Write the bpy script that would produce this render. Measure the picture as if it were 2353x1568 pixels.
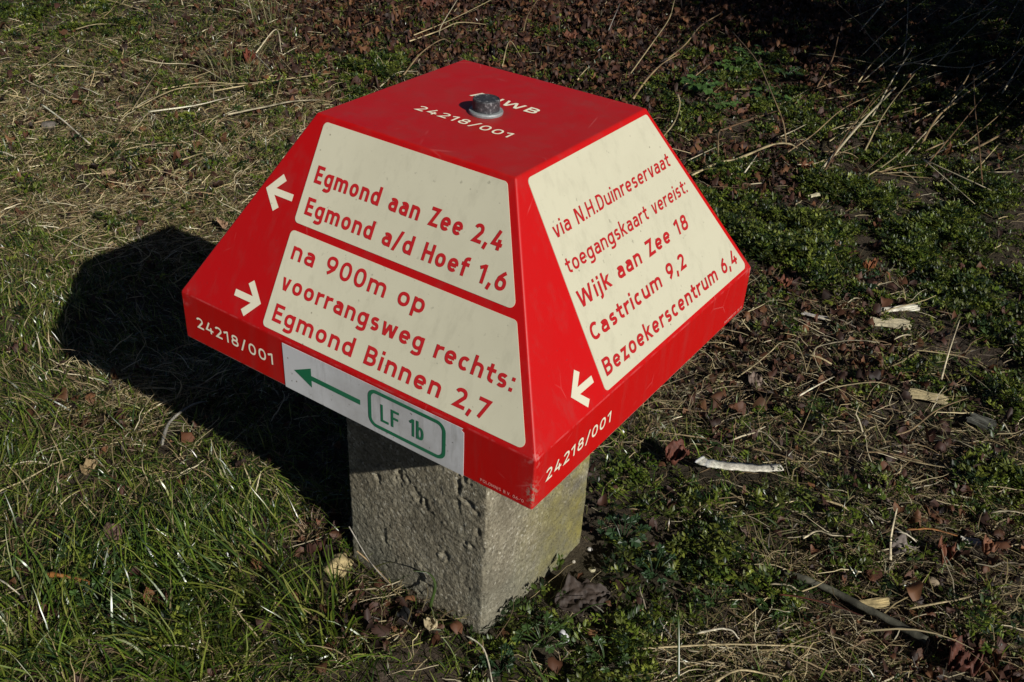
import bpy, math, random
import numpy as np
R = math.radians
for o in list(bpy.data.objects): bpy.data.objects.remove(o)
SC = bpy.context.scene
COL = SC.collection
rng = np.random.default_rng(7)
random.seed(7)

# ------------------------------------------------------------------ camera
CAM = np.array([-0.71115143, -0.50616096, 0.84451413])
FWD = np.array([0.70626836, 0.4612079, -0.53709615])
RGT = np.array([0.57243151, -0.81843016, 0.04994229])
UPV = np.array([0.41654191, 0.34272342, 0.84204127])
PW, PH = 2353.0, 1568.0                  # layout measurements are in this size
FPX = 3656.5 * PW / 3693.0
cd = bpy.data.cameras.new('camera'); cam = bpy.data.objects.new('camera', cd); COL.objects.link(cam)
cd.sensor_fit = 'HORIZONTAL'; cd.sensor_width = 36.0; cd.lens = 36.0 * FPX / PW
cd.clip_start = 0.02; cd.clip_end = 500
from mathutils import Matrix, Vector
M = Matrix(((RGT[0], UPV[0], -FWD[0], CAM[0]), (RGT[1], UPV[1], -FWD[1], CAM[1]), (RGT[2], UPV[2], -FWD[2], CAM[2]), (0, 0, 0, 1)))
cam.matrix_world = M
SC.camera = cam

# ------------------------------------------------------------------ light
SUN_AZ, SUN_EL = R(-109), R(31)
world = bpy.data.worlds.new('World'); SC.world = world; world.use_nodes = True
wn = world.node_tree.nodes; wl = world.node_tree.links
bg = wn['Background']; sky = wn.new('ShaderNodeTexSky'); sky.sky_type = 'NISHITA'; sky.sun_disc = False
sky.sun_elevation = SUN_EL; sky.sun_rotation = math.pi/2 - SUN_AZ
wl.new(sky.outputs[0], bg.inputs[0]); sky.air_density = 0.32; sky.dust_density = 0.3; sky.ozone_density = 0.4
bg.inputs[1].default_value = 0.05
sd = bpy.data.lights.new('sun', 'SUN'); sun = bpy.data.objects.new('sun', sd); COL.objects.link(sun)
sd.energy = 5.0; sd.angle = R(0.5); sd.color = (1.0, 0.965, 0.90)
sdir = Vector((math.cos(SUN_AZ)*math.cos(SUN_EL), math.sin(SUN_AZ)*math.cos(SUN_EL), math.sin(SUN_EL)))
sun.rotation_euler = sdir.to_track_quat('Z', 'Y').to_euler(); sun.location = sdir*20
vs = SC.view_settings; vs.view_transform = 'Standard'; vs.look = 'None'; vs.exposure = -0.1; vs.gamma = 1.0
SC.cycles.max_bounces = 5; SC.cycles.diffuse_bounces = 2; SC.cycles.glossy_bounces = 2; SC.cycles.transmission_bounces = 3

# ------------------------------------------------------------------ helpers
def tag(o, label=None, cat=None, group=None, kind=None):
    if label: o['label'] = label
    if cat: o['category'] = cat
    if group: o['group'] = group
    if kind: o['kind'] = kind
    return o
def empty(name, loc=(0, 0, 0)):
    o = bpy.data.objects.new(name, None); o.location = loc; o.empty_display_size = .05; COL.objects.link(o); return o
def mesh(name, V, F, mat, parent=None, smooth=False, tint=None):
    me = bpy.data.meshes.new(name)
    V = np.asarray(V, float)
    if isinstance(F, np.ndarray):
        n, k = F.shape
        me.vertices.add(len(V)); me.vertices.foreach_set('co', V.ravel())
        me.loops.add(n*k); me.loops.foreach_set('vertex_index', F.ravel().astype(np.int32))
        me.polygons.add(n); me.polygons.foreach_set('loop_start', np.arange(0, n*k, k, dtype=np.int32))
        me.update(calc_edges=True); me.validate()
    else:
        me.from_pydata([tuple(v) for v in V], [], [tuple(f) for f in F]); me.update()
    if smooth: me.polygons.foreach_set('use_smooth', np.ones(len(me.polygons), bool))
    if tint is not None:
        a = me.color_attributes.new('tint', 'FLOAT_COLOR', 'POINT')
        c = np.ones((len(V), 4)); c[:, :3] = tint; a.data.foreach_set('color', c.ravel())
    me.materials.append(mat)
    o = bpy.data.objects.new(name, me); COL.objects.link(o)
    if parent: o.parent = parent
    return o

def vnoise(x, y, seed=0):
    """smooth value noise on a 2-D lattice, -1..1"""
    xi = np.floor(x).astype(np.int64); yi = np.floor(y).astype(np.int64); fx = x-xi; fy = y-yi
    def h(a, b):
        n = (a*374761393 + b*668265263 + seed*1442695041) & 0xffffffff
        n = ((n ^ (n >> 13))*1274126177) & 0xffffffff
        return ((n ^ (n >> 16)) & 0xffff)/32767.5 - 1
    fx = fx*fx*(3-2*fx); fy = fy*fy*(3-2*fy)
    return (h(xi, yi)*(1-fx)+h(xi+1, yi)*fx)*(1-fy)+(h(xi, yi+1)*(1-fx)+h(xi+1, yi+1)*fx)*fy
def slope(x, y):          # the bank falls gently away behind the post
    q = np.asarray(x, float)+y-.05; return np.where(q > 0, -.12*np.tanh(q/1.2), -.012*q)
def hgt(x, y):
    x = np.asarray(x, float); y = np.asarray(y, float)
    d = np.clip((np.hypot(x, y)-.12)/.35, 0, 1)
    z = .016*vnoise(x*3.1, y*3.1, 1)+.008*vnoise(x*8, y*8, 2)
    z = z*(.15+.85*d) + .0035*vnoise(x*26, y*26, 3) + .0018*vnoise(x*70, y*70, 4)
    return z - .004 + slope(x, y)
def ray(u, v):
    return (u-PW/2)/FPX*RGT - (v-PH/2)/FPX*UPV + FWD
def at(u, v, z=0.0):
    """photo position -> the ground point there (height z above it)"""
    D = ray(u, v); P = CAM + D*((z-CAM[2])/D[2])
    for _ in range(6):
        g = float(hgt(P[0], P[1])); P = CAM + D*((z+g-CAM[2])/D[2])
    return P
def topix(x, y, z=0):
    P = np.stack([x-CAM[0], y-CAM[1], z-CAM[2]+0*x], -1); d = P@FWD
    return PW/2+FPX*(P@RGT)/d, PH/2-FPX*(P@UPV)/d, d

# places kept free of loose cover, so that single things stay visible
EXR = .004; EX = np.zeros((1500, 1300), bool)          # origin (-1.1, -1.4)
def clear(x, y, r):
    i = int((x+1.1)/EXR); j = int((y+1.4)/EXR); k = max(1, int(round(r/EXR)))
    a = np.arange(-k, k+1); A, B = np.meshgrid(a, a, indexing='ij'); m = A*A+B*B <= k*k
    I = np.clip(i+A[m], 0, 1499); J = np.clip(j+B[m], 0, 1299); EX[I, J] = True
def is_clear(x, y):
    return EX[np.clip(((x+1.1)/EXR).astype(int), 0, 1499), np.clip(((y+1.4)/EXR).astype(int), 0, 1299)]
# ------------------------------------------------------------------ materials
def newmat(name):
    m = bpy.data.materials.new(name); m.use_nodes = True
    nt = m.node_tree; b = nt.nodes['Principled BSDF']
    return m, nt, b
def node(nt, t, **kw):
    n = nt.nodes.new(t)
    for k, v in kw.items():
        if k in n.inputs.keys() if hasattr(n.inputs, 'keys') else False: n.inputs[k].default_value = v
        else: setattr(n, k, v)
    return n
def noise_node(nt, scale, detail=4, rough=.6, vec=None):
    n = nt.nodes.new('ShaderNodeTexNoise'); n.inputs['Scale'].default_value = scale; n.inputs['Detail'].default_value = detail; n.inputs['Roughness'].default_value = rough
    if vec is not None: nt.links.new(vec, n.inputs['Vector'])
    return n.outputs['Fac']
def ramp(nt, fac, stops):
    r = nt.nodes.new('ShaderNodeValToRGB'); e = r.color_ramp.elements
    while len(e) < len(stops): e.new(.5)
    for el, (p, c) in zip(e, stops):
        el.position = p; el.color = (c if len(c) == 4 else (*c, 1)) if not isinstance(c, (int, float)) else (c, c, c, 1)
    nt.links.new(fac, r.inputs[0]); return r.outputs[0]
def mixc(nt, fac, a, b, mode='MIX'):
    m = nt.nodes.new('ShaderNodeMix'); m.data_type = 'RGBA'; m.blend_type = mode
    for s, v in ((m.inputs[0], fac), (m.inputs[6], a), (m.inputs[7], b)):
        if isinstance(v, (int, float)): s.default_value = v
        elif isinstance(v, tuple): s.default_value = (*v, 1)
        else: nt.links.new(v, s)
    return m.outputs[2]
def bump(nt, b, h, dist, strength=1.0):
    n = nt.nodes.new('ShaderNodeBump'); n.inputs['Strength'].default_value = strength; n.inputs['Distance'].default_value = dist
    nt.links.new(h, n.inputs['Height']); nt.links.new(n.outputs[0], b.inputs['Normal'])
def objco(nt):
    return nt.nodes.new('ShaderNodeTexCoord').outputs['Object']

def paint(name, col, rough=.42, dirt=(.3, .25, .2), amt=.12, spec=.4):
    m, nt, b = newmat(name); v = objco(nt)
    n1 = noise_node(nt, 9, 6, .65, v); n2 = noise_node(nt, 160, 3, .6, v)
    c = mixc(nt, ramp(nt, n1, [(.45, 0), (.75, amt)]), col, dirt)
    c = mixc(nt, ramp(nt, n2, [(.68, 0), (.74, amt*1.6)]), c, tuple(x*.55 for x in dirt))
    mp = nt.nodes.new('ShaderNodeMapping'); mp.inputs['Scale'].default_value = (1, 1, .16); mp.inputs['Rotation'].default_value = (.2, .1, .4); nt.links.new(v, mp.inputs[0])
    n3 = noise_node(nt, 70, 5, .7, mp.outputs[0])
    c = mixc(nt, ramp(nt, n3, [(.52, 0), (.72, amt*.8)]), c, tuple(x*.8 for x in dirt))
    vsp = nt.nodes.new('ShaderNodeTexVoronoi'); vsp.inputs['Scale'].default_value = 55; nt.links.new(v, vsp.inputs['Vector'])
    c = mixc(nt, ramp(nt, vsp.outputs['Distance'], [(.03, min(1, amt*2)), (.06, 0)]), c, (.10, .08, .05))
    nt.links.new(c, b.inputs['Base Color']); b.inputs['Roughness'].default_value = rough
    b.inputs['Specular IOR Level'].default_value = spec; b.inputs['Diffuse Roughness'].default_value = .9
    nt.links.new(ramp(nt, n1, [(.3, rough-.08), (.7, rough+.15)]), b.inputs['Roughness'])
    bump(nt, b, n2, .00015, .35)
    return m
M_cream = paint('cream_film', (.53, .51, .385), .4, (.38, .36, .26), .32)
M_white = paint('white_film', (.40, .405, .41), .35, (.13, .12, .10), .6)
M_cmark = paint('cream_marking', (.60, .57, .44), .4, (.40, .38, .3), .2)
M_rmark = paint('red_marking', (.42, .012, .014), .45, (.3, .02, .02), .1)
M_pink = paint('faded_marking', (.62, .30, .26), .45, (.4, .05, .05), .3)
M_green = paint('green_marking', (.008, .10, .045), .4, (.05, .14, .09), .25)
def hat_mat():
    m, nt, b = newmat('red_enamel'); v = objco(nt)
    n1 = noise_node(nt, 7, 6, .65, v); n2 = noise_node(nt, 220, 2, .6, v); n3 = noise_node(nt, 60, 4, .7, v)
    col = mixc(nt, ramp(nt, n1, [(.4, 0), (.75, .35)]), (.49, .003, .003), (.35, .006, .005))
    sep = nt.nodes.new('ShaderNodeSeparateXYZ'); nt.links.new(v, sep.inputs[0])
    # worn line along the rim edge and the lower edge
    def line(z0, w):
        s = nt.nodes.new('ShaderNodeMath'); s.operation = 'SUBTRACT'; nt.links.new(sep.outputs[2], s.inputs[0]); s.inputs[1].default_value = z0
        a = nt.nodes.new('ShaderNodeMath'); a.operation = 'ABSOLUTE'; nt.links.new(s.outputs[0], a.inputs[0])
        l = nt.nodes.new('ShaderNodeMath'); l.operation = 'LESS_THAN'; nt.links.new(a.outputs[0], l.inputs[0]); l.inputs[1].default_value = w
        return l.outputs[0]
    def mul(a, c):
        q = nt.nodes.new('ShaderNodeMath'); q.operation = 'MULTIPLY'; nt.links.new(a, q.inputs[0])
        if isinstance(c, float): q.inputs[1].default_value = c
        else: nt.links.new(c, q.inputs[1])
        return q.outputs[0]
    wear = ramp(nt, n3, [(.42, 0), (.58, 1)])
    col = mixc(nt, mul(mul(line(.3597, .0008), wear), .22), col, (.62, .20, .20))
    col = mixc(nt, mul(mul(line(.3103, .0010), wear), .45), col, (.66, .55, .5))
    col = mixc(nt, ramp(nt, n2, [(.70, 0), (.76, .45)]), col, (.24, .03, .03))
    def dist(p, sc=(1, 1, 1)):
        mp = nt.nodes.new('ShaderNodeVectorMath'); mp.operation = 'SUBTRACT'; nt.links.new(v, mp.inputs[0]); mp.inputs[1].default_value = p
        q = nt.nodes.new('ShaderNodeVectorMath'); q.operation = 'MULTIPLY'; nt.links.new(mp.outputs[0], q.inputs[0]); q.inputs[1].default_value = sc
        l = nt.nodes.new('ShaderNodeVectorMath'); l.operation = 'LENGTH'; nt.links.new(q.outputs[0], l.inputs[0]); return l.outputs['Value']
    # grime ring round the bolt, chipped front corner, dusty streaks and fine scratches
    col = mixc(nt, mul(ramp(nt, dist((-.0055, -.0035, .531)), [(.0150, .75), (.0165, .5), (.026, 0)]), ramp(nt, n3, [(.3, .3), (.65, 1)])), col, (.12, .035, .03))
    col = mixc(nt, mul(ramp(nt, dist((-.2, -.2, .326), (1, 1, .6)), [(.004, 1), (.009, 0)]), ramp(nt, noise_node(nt, 330, 3, .7, v), [(.48, 0), (.56, 1)])), col, (.30, .20, .15))
    for cn in ((-.2, .2, .357), (-.2, -.2, .358), (.2, -.2, .357)):
        col = mixc(nt, mul(ramp(nt, dist(cn), [(.003, .9), (.014, 0)]), ramp(nt, n3, [(.5, 0), (.62, .8)])), col, (.58, .24, .22))
    mp = nt.nodes.new('ShaderNodeMapping'); mp.inputs['Scale'].default_value = (1, 1, .12); nt.links.new(v, mp.inputs[0])
    st = noise_node(nt, 45, 6, .7, mp.outputs[0])
    col = mixc(nt, ramp(nt, st, [(.5, 0), (.75, .40)]), col, (.30, .045, .04))
    up = nt.nodes.new('ShaderNodeSeparateXYZ'); nt.links.new(nt.nodes.new('ShaderNodeNewGeometry').outputs['Normal'], up.inputs[0])
    dust = mul(ramp(nt, up.outputs[2], [(.8, 0), (.95, 1)]), ramp(nt, noise_node(nt, 18, 7, .75, v), [(.38, .04), (.72, .34)]))
    col = mixc(nt, dust, col, (.30, .05, .04))
    wv = nt.nodes.new('ShaderNodeTexVoronoi'); wv.feature = 'DISTANCE_TO_EDGE'; wv.inputs['Scale'].default_value = 11; wv.inputs['Randomness'].default_value = 1; nt.links.new(v, wv.inputs['Vector'])
    col = mixc(nt, mul(ramp(nt, wv.outputs['Distance'], [(.002, .5), (.006, 0)]), ramp(nt, noise_node(nt, 14, 3, .6, v), [(.56, 0), (.62, .7)])), col, (.62, .16, .15))
    nt.links.new(col, b.inputs['Base Color'])
    nt.links.new(ramp(nt, n1, [(.3, .36), (.7, .55)]), b.inputs['Roughness']); b.inputs['Specular IOR Level'].default_value = .35
    bump(nt, b, n2, .00012, .4)
    return m
M_hat = hat_mat()
def bolt_mat():
    m, nt, b = newmat('weathered_galvanised_steel'); v = objco(nt)
    n1 = noise_node(nt, 260, 6, .7, v); n2 = noise_node(nt, 60, 4, .6, v)
    c = ramp(nt, n1, [(.35, (.025, .025, .028)), (.55, (.075, .075, .08)), (.68, (.42, .42, .42))])
    c = mixc(nt, ramp(nt, n2, [(.4, 0), (.7, .6)]), c, (.07, .07, .075))
    nt.links.new(c, b.inputs['Base Color']); b.inputs['Metallic'].default_value = .35; b.inputs['Roughness'].default_value = .55
    bump(nt, b, n1, .0008, .8); return m
M_bolt = bolt_mat()
def washer_mat():
    m, nt, b = newmat('zinc_washer'); v = objco(nt)
    n1 = noise_node(nt, 180, 6, .7, v)
    c = ramp(nt, n1, [(.3, (.14, .16, .16)), (.7, (.36, .39, .39))])
    nt.links.new(c, b.inputs['Base Color']); b.inputs['Metallic'].default_value = .2; b.inputs['Roughness'].default_value = .5
    bump(nt, b, n1, .0005, .6); return m
M_washer = washer_mat()
def concrete_mat():
    m, nt, b = newmat('weathered_concrete'); v = objco(nt)
    big = noise_node(nt, 7, 5, .6, v); mid = noise_node(nt, 40, 6, .7, v); fine = noise_node(nt, 420, 3, .6, v)
    vo = nt.nodes.new('ShaderNodeTexVoronoi'); vo.inputs['Scale'].default_value = 340; nt.links.new(v, vo.inputs['Vector'])
    c = ramp(nt, mid, [(.3, (.15, .125, .078)), (.55, (.31, .27, .178)), (.75, (.45, .41, .28))])
    c = mixc(nt, .6, c, ramp(nt, vo.outputs['Color'], [(0, (.06, .052, .038)), (.45, (.20, .178, .13)), (.78, (.32, .29, .22)), (1, (.72, .69, .58))]))
    # damp grey-green algae low down and mossy yellow lichen on the sunny side
    sep = nt.nodes.new('ShaderNodeSeparateXYZ'); nt.links.new(v, sep.inputs[0])
    mr = nt.nodes.new('ShaderNodeMapRange'); nt.links.new(sep.outputs[2], mr.inputs[0]); mr.inputs[1].default_value = .02; mr.inputs[2].default_value = .20; mr.inputs[3].default_value = 1; mr.inputs[4].default_value = 0
    q = nt.nodes.new('ShaderNodeMath'); q.operation = 'MULTIPLY'; nt.links.new(mr.outputs[0], q.inputs[0]); nt.links.new(ramp(nt, big, [(.35, 0), (.65, .75)]), q.inputs[1])
    c = mixc(nt, q.outputs[0], c, (.13, .145, .12))
    mr2 = nt.nodes.new('ShaderNodeMapRange'); nt.links.new(sep.outputs[0], mr2.inputs[0]); mr2.inputs[1].default_value = -.06; mr2.inputs[2].default_value = .06
    mr3 = nt.nodes.new('ShaderNodeMapRange'); nt.links.new(sep.outputs[1], mr3.inputs[0]); mr3.inputs[1].default_value = -.085; mr3.inputs[2].default_value = -.093
    q2 = nt.nodes.new('ShaderNodeMath'); q2.operation = 'MULTIPLY'; nt.links.new(mr2.outputs[0], q2.inputs[0]); nt.links.new(mr3.outputs[0], q2.inputs[1])
    q3 = nt.nodes.new('ShaderNodeMath'); q3.operation = 'MULTIPLY'; nt.links.new(q2.outputs[0], q3.inputs[0]); nt.links.new(ramp(nt, noise_node(nt, 16, 6, .7, v), [(.36, 0), (.6, .85)]), q3.inputs[1])
    c = mixc(nt, q3.outputs[0], c, (.27, .235, .05))
    c = mixc(nt, ramp(nt, noise_node(nt, 11, 6, .65, v), [(.44, 0), (.66, .55)]), c, (.10, .085, .058))
    c = mixc(nt, ramp(nt, fine, [(.32, .7), (.46, 0)]), c, (.05, .044, .034))
    nt.links.new(c, b.inputs['Base Color']); b.inputs['Roughness'].default_value = .92; b.inputs['Specular IOR Level'].default_value = .2
    add = nt.nodes.new('ShaderNodeMath'); add.operation = 'ADD'; nt.links.new(fine, add.inputs[0]); nt.links.new(mid, add.inputs[1])
    bump(nt, b, add.outputs[0], .0016, .9)
    return m
M_conc = concrete_mat()
def soil_mat():
    m, nt, b = newmat('sandy_topsoil'); v = objco(nt)
    n0 = noise_node(nt, 2.2, 5, .6, v); n1 = noise_node(nt, 24, 6, .7, v); n2 = noise_node(nt, 240, 4, .7, v)
    c = ramp(nt, n1, [(.3, (.032, .025, .018)), (.55, (.085, .064, .046)), (.75, (.15, .118, .086))])
    c = mixc(nt, ramp(nt, n0, [(.46, 0), (.66, .5)]), c, (.03, .032, .012))
    c = mixc(nt, ramp(nt, n2, [(.35, .5), (.6, 0)]), c, (.015, .012, .01))
    nt.links.new(c, b.inputs['Base Color']); b.inputs['Roughness'].default_value = .95; b.inputs['Specular IOR Level'].default_value = .15
    bump(nt, b, n2, .004, .9); return m
M_soil = soil_mat()
def leafy(name, rough=.4, spec=.5, trans=.25, noise_scale=0):
    """plant material: colour comes from each blade's own tint"""
    m, nt, b = newmat(name)
    a = nt.nodes.new('ShaderNodeAttribute'); a.attribute_name = 'tint'
    c = a.outputs['Color']
    if noise_scale:
        n = noise_node(nt, noise_scale, 4, .65, objco(nt))
        c = mixc(nt, 1.0, c, ramp(nt, n, [(.3, .5), (.65, 1.15)]), 'MULTIPLY')
        bump(nt, b, n, .0012, .5)
    nt.links.new(c, b.inputs['Base Color']); b.inputs['Roughness'].default_value = rough; b.inputs['Specular IOR Level'].default_value = spec
    if trans:
        t = nt.nodes.new('ShaderNodeBsdfTranslucent'); nt.links.new(c, t.inputs[0])
        mx = nt.nodes.new('ShaderNodeMixShader'); mx.inputs[0].default_value = trans
        out = nt.nodes['Material Output']
        nt.links.new(b.outputs[0], mx.inputs[1]); nt.links.new(t.outputs[0], mx.inputs[2]); nt.links.new(mx.outputs[0], out.inputs[0])
    return m
M_grass = leafy('grass_blade', .30, .6, .3)
M_straw = leafy('dry_straw', .5, .4, .12)
M_moss = leafy('mossy_herb_leaf', .42, .4, .22)
M_litter = leafy('brown_leaf_litter', .6, .3, .08)
M_stalk = leafy('dry_stalk', .55, .35, 0, 300)
M_wood = leafy('weathered_wood', .8, .2, 0, 120)
M_leaf = leafy('crumpled_leaf', .65, .3, .06, 90)
M_stone = leafy('pebble_stone', .85, .2, 0, 160)

# ------------------------------------------------------------------ ground
def ground():
    xs = np.concatenate([-np.geomspace(60, 1.4, 14), np.arange(-1.1, 4.6, .02), np.geomspace(5, 60, 14)])
    ys = np.concatenate([-np.geomspace(60, 1.6, 14), np.arange(-1.3, 3.4, .02), np.geomspace(3.8, 60, 14)])
    X, Y = np.meshgrid(xs, ys, indexing='ij'); Z = hgt(X, Y)
    V = np.stack([X, Y, Z], -1).reshape(-1, 3); ny = len(ys); nx = len(xs)
    i = np.arange(nx-1)[:, None]*ny+np.arange(ny-1)[None]
    F = np.stack([i, i+ny, i+ny+1, i+1], -1).reshape(-1, 4)
    tag(mesh('ground', V, F, M_soil, smooth=True), kind='structure')
ground()

# ------------------------------------------------------------------ stroke lettering
W_ = .165
class G:      # glyph drawing with centre-line strokes; cap height 1
    X = .73; D = -.27
    @staticmethod
    def arc(cx, cy, rx, ry, a0, a1, n=18, e=2.3):
        t = np.radians(np.linspace(a0, a1, n)); c, s = np.cos(t), np.sin(t)
        return [(cx+rx*np.sign(a)*abs(a)**(2/e), cy+ry*np.sign(b)*abs(b)**(2/e)) for a, b in zip(c, s)]
def glyph(ch, w):
    """returns advance width (outer) and list of strokes (points, closed, hcut)"""
    h = w/2; X = G.X; A = G.arc; S = []
    def st(p, closed=False, cut=False): S.append((p, closed, cut))
    def box(W): return h, W-h, W/2
    def bowl(x0, x1, y0=h, y1=X-h): st(A((x0+x1)/2, (y0+y1)/2, (x1-x0)/2, (y1-y0)/2, 0, 342, 26), True)
    if ch == ' ': return .30, S
    if ch in 'nhmru':
        W = {'n': .53, 'h': .53, 'm': .82, 'r': .37, 'u': .53}[ch]; x0, x1, c = box(W)
        if ch == 'u':
            st([(x1, X), (x1, 0)]); st([(x0, X), (x0, h+.2)]+A((x0+x1)/2, h+.2, (x1-x0)/2, .2, 180, 350, 12)[1:])
        else:
            st([(x0, 0), (x0, 1.04 if ch == 'h' else X)])
            if ch == 'r': st(A(x0+.25, X-h-.24, .25, .24, 180, 84, 10))
            elif ch == 'm':
                xm = W/2
                st(A((x0+xm)/2, X-h-.2, (xm-x0)/2, .2, 170, 0, 12)+[(xm, 0)]); st(A((xm+x1)/2, X-h-.2, (x1-xm)/2, .2, 170, 0, 12)+[(x1, 0)])
            else: st(A(c, X-h-.2, (x1-x0)/2, .2, 170, 0, 14)+[(x1, 0)])
        return W, S
    if ch in 'odbpgec':
        W = .54 if ch not in 'c' else .48; x0, x1, c = box(W)
        if ch in 'odbpg': bowl(x0, x1)
        if ch == 'd': st([(x1, 0), (x1, 1.04)])
        if ch == 'b': st([(x0, 0), (x0, 1.04)])
        if ch == 'p': st([(x0, X), (x0, G.D)])
        if ch == 'g': st([(x1, X), (x1, -.06)]+A(c-.02, -.06, x1-c+.02, .16, 0, -140, 12)[1:])
        if ch == 'e': st([(x0+.02, X*.5), (x1, X*.5)]); st(A(c, X/2, (x1-x0)/2, X/2-h, 0, 318, 24))
        if ch == 'c': st(A(c+.02, X/2, (x1-x0)/2+.02, X/2-h, 48, 312, 22))
        return W, S
    if ch == 'a':
        W = .51; x0, x1, c = box(W)
        st(A(c-.01, X-h-.17, x1-c+.01, .17, 138, 0, 12)+[(x1, 0)])
        st([(x1, .43), (x0+.16, .43)]+A(x0+.16, (.43+h)/2, .16, (.43-h)/2, 95, 265, 12)+[(x0+.2, h), (x1, .17)])
        return W, S
    if ch == 's':
        W = .46; x0, x1, c = box(W); ry = (X-2*h)/4
        st(A(c, X-h-ry, (x1-x0)/2, ry, 38, 262, 14)+A(c, h+ry, (x1-x0)/2, ry, 82, -142, 14)); return W, S
    if ch == 't':
        W = .38; x0 = .17; st([(x0, .95), (x0, h+.17)]+A(x0+.17, h+.17, .17, .17, 180, 275, 9)[1:]); st([(0, X-h), (W, X-h)]); return W, S
    if ch == 'f':
        W = .38; x0 = .15; st([(x0, 0), (x0, 1.04-h-.16)]+A(x0+.17, 1.04-h-.16, .17, .16, 180, 80, 9)[1:]); st([(0, X-h), (W, X-h)]); return W, S
    if ch in 'ij':
        W = w
        st([(h, 0), (h, X)]) if ch == 'i' else st([(h, X), (h, -.08)]+A(h-.16, -.08, .16, .12, 0, -80, 8)[1:])
        st([(h, X+.12), (h, X+.12+w)]); return W, S
    if ch == 'l': st([(h, 0), (h, 1.04)]); return w, S
    if ch == 'k':
        W = .52; st([(h, 0), (h, 1.04)]); st([(W-.09, X), (h+.04, .33)], cut=True); st([(W-.06, 0), (h+.13, .42)], cut=True); return W, S
    if ch == 'v':
        W = .50; st([(h, X), (W/2-.02, 0)], cut=True); st([(W-h, X), (W/2+.02, 0)], cut=True); return W, S
    if ch == 'w':
        W = .76; a = W/4
        for p in ([(h, X), (a, 0)], [(W/2, X*.92), (a+.02, 0)], [(W/2, X*.92), (W-a-.02, 0)], [(W-h, X), (W-a, 0)]): st(p, cut=True)
        return W, S
    if ch == 'z': W = .46; st([(.02, X-h), (W-h-.03, X-h), (h+.03, h), (W, h)]); return W, S
    if ch == 'Z': W = .54; st([(.02, 1-h), (W-h-.03, 1-h), (h+.03, h), (W, h)]); return W, S
    if ch in 'EFL':
        W = .48; st([(h, 0), (h, 1)])
        if ch in 'EF': st([(h, 1-h), (W, 1-h)]); st([(h, .52), (W-.05, .52)])
        if ch in 'EL': st([(h, h), (W, h)])
        return W, S
    if ch == 'H': W = .58; st([(h, 0), (h, 1)]); st([(W-h, 0), (W-h, 1)]); st([(h, .51), (W-h, .51)]); return W, S
    if ch == 'I': st([(h, 0), (h, 1)]); return w, S
    if ch == 'N': W = .60; st([(h, 0), (h, 1)]); st([(W-h, 0), (W-h, 1)]); st([(h+.02, 1), (W-h-.02, 0)], cut=True); return W, S
    if ch == 'M':
        W = .74; st([(h, 0), (h, 1)]); st([(W-h, 0), (W-h, 1)]); st([(h+.03, 1), (W/2, .25)], cut=True); st([(W-h-.03, 1), (W/2, .25)], cut=True); return W, S
    if ch in 'BDP':
        W = .56; x0, x1, c = box(W); st([(x0, 0), (x0, 1)])
        if ch == 'D': st([(x0, 1-h), (c-.06, 1-h)]+A(c-.06, .5, x1-c+.06, .5-h, 88, -88, 18)+[(c-.06, h), (x0, h)])
        else:
            st([(x0, 1-h), (c-.02, 1-h)]+A(c-.02, (1-h+.52)/2, x1-c, (1-h-.52)/2, 86, -86, 12)+[(c-.02, .52), (x0, .52)])
            if ch == 'B': st([(c-.02, .52)]+A(c-.02, (.52+h)/2, x1-c+.02, (.52-h)/2, 86, -86, 12)+[(c-.02, h), (x0, h)])
        return W, S
    if ch == 'C': W = .56; x0, x1, c = box(W); st(A(c+.03, .5, (x1-x0)/2+.03, .5-h, 46, 314, 24)); return W, S
    if ch == 'O': W = .64; x0, x1, c = box(W); bowl(x0, x1, h, 1-h); return W, S
    if ch == 'S':
        W = .54; x0, x1, c = box(W); ry = (1-2*h)/4
        st(A(c, 1-h-ry, (x1-x0)/2, ry, 35, 262, 14)+A(c, h+ry, (x1-x0)/2, ry, 82, -145, 14)); return W, S
    if ch == 'V': W = .58; st([(h, 1), (W/2-.02, 0)], cut=True); st([(W-h, 1), (W/2+.02, 0)], cut=True); return W, S
    if ch == 'A': W = .62; st([(h, 0), (W/2-.02, 1)], cut=True); st([(W-h, 0), (W/2+.02, 1)], cut=True); st([(.16, .3), (W-.16, .3)]); return W, S
    if ch == 'W':
        W = .92; a = W/4
        for p in ([(h, 1), (a, 0)], [(W/2, .95), (a+.02, 0)], [(W/2, .95), (W-a-.02, 0)], [(W-h, 1), (W-a, 0)]): st(p, cut=True)
        return W, S
    # numerals
    if ch in '0':
        W = .56; x0, x1, c = box(W); bowl(x0, x1, h, 1-h); return W, S
    if ch == '1': W = .38; st([(W-h-.04, 0), (W-h-.04, 1)]); st([(W-h-.04, 1-h*.8), (.0, .76)]); return W, S
    if ch == '2':
        W = .53; x0, x1, c = box(W); st(A(c, 1-h-.22, (x1-x0)/2, .22, 165, -20, 16)+[(x0+.05, h), (W, h)]); return W, S
    if ch == '4': W = .58; st([(W*.56, 1), (h+.02, .29), (W, .29)]); st([(W*.72, 0), (W*.72, .56)]); return W, S
    if ch == '6':
        W = .55; x0, x1, c = box(W); bowl(x0, x1, h, .62-h*.3); st([(x1-.06, 1-h*.6), (c+.04, .95-h)]+[(x0+.05, .62), (x0, .36)]); return W, S
    if ch == '9':
        W = .55; x0, x1, c = box(W); bowl(x0, x1, .38+h*.3, 1-h); st([(x0+.06, h*.6), (c-.04, .05+h), (x1-.05, .38), (x1, .64)]); return W, S
    if ch == '7': W = .52; st([(0, 1-h), (W-h-.02, 1-h), (.16, 0)]); return W, S
    if ch == '8': W = .55; x0, x1, c = box(W); bowl(x0+.03, x1-.03, .53, 1-h); bowl(x0, x1, h, .53); return W, S
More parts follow.
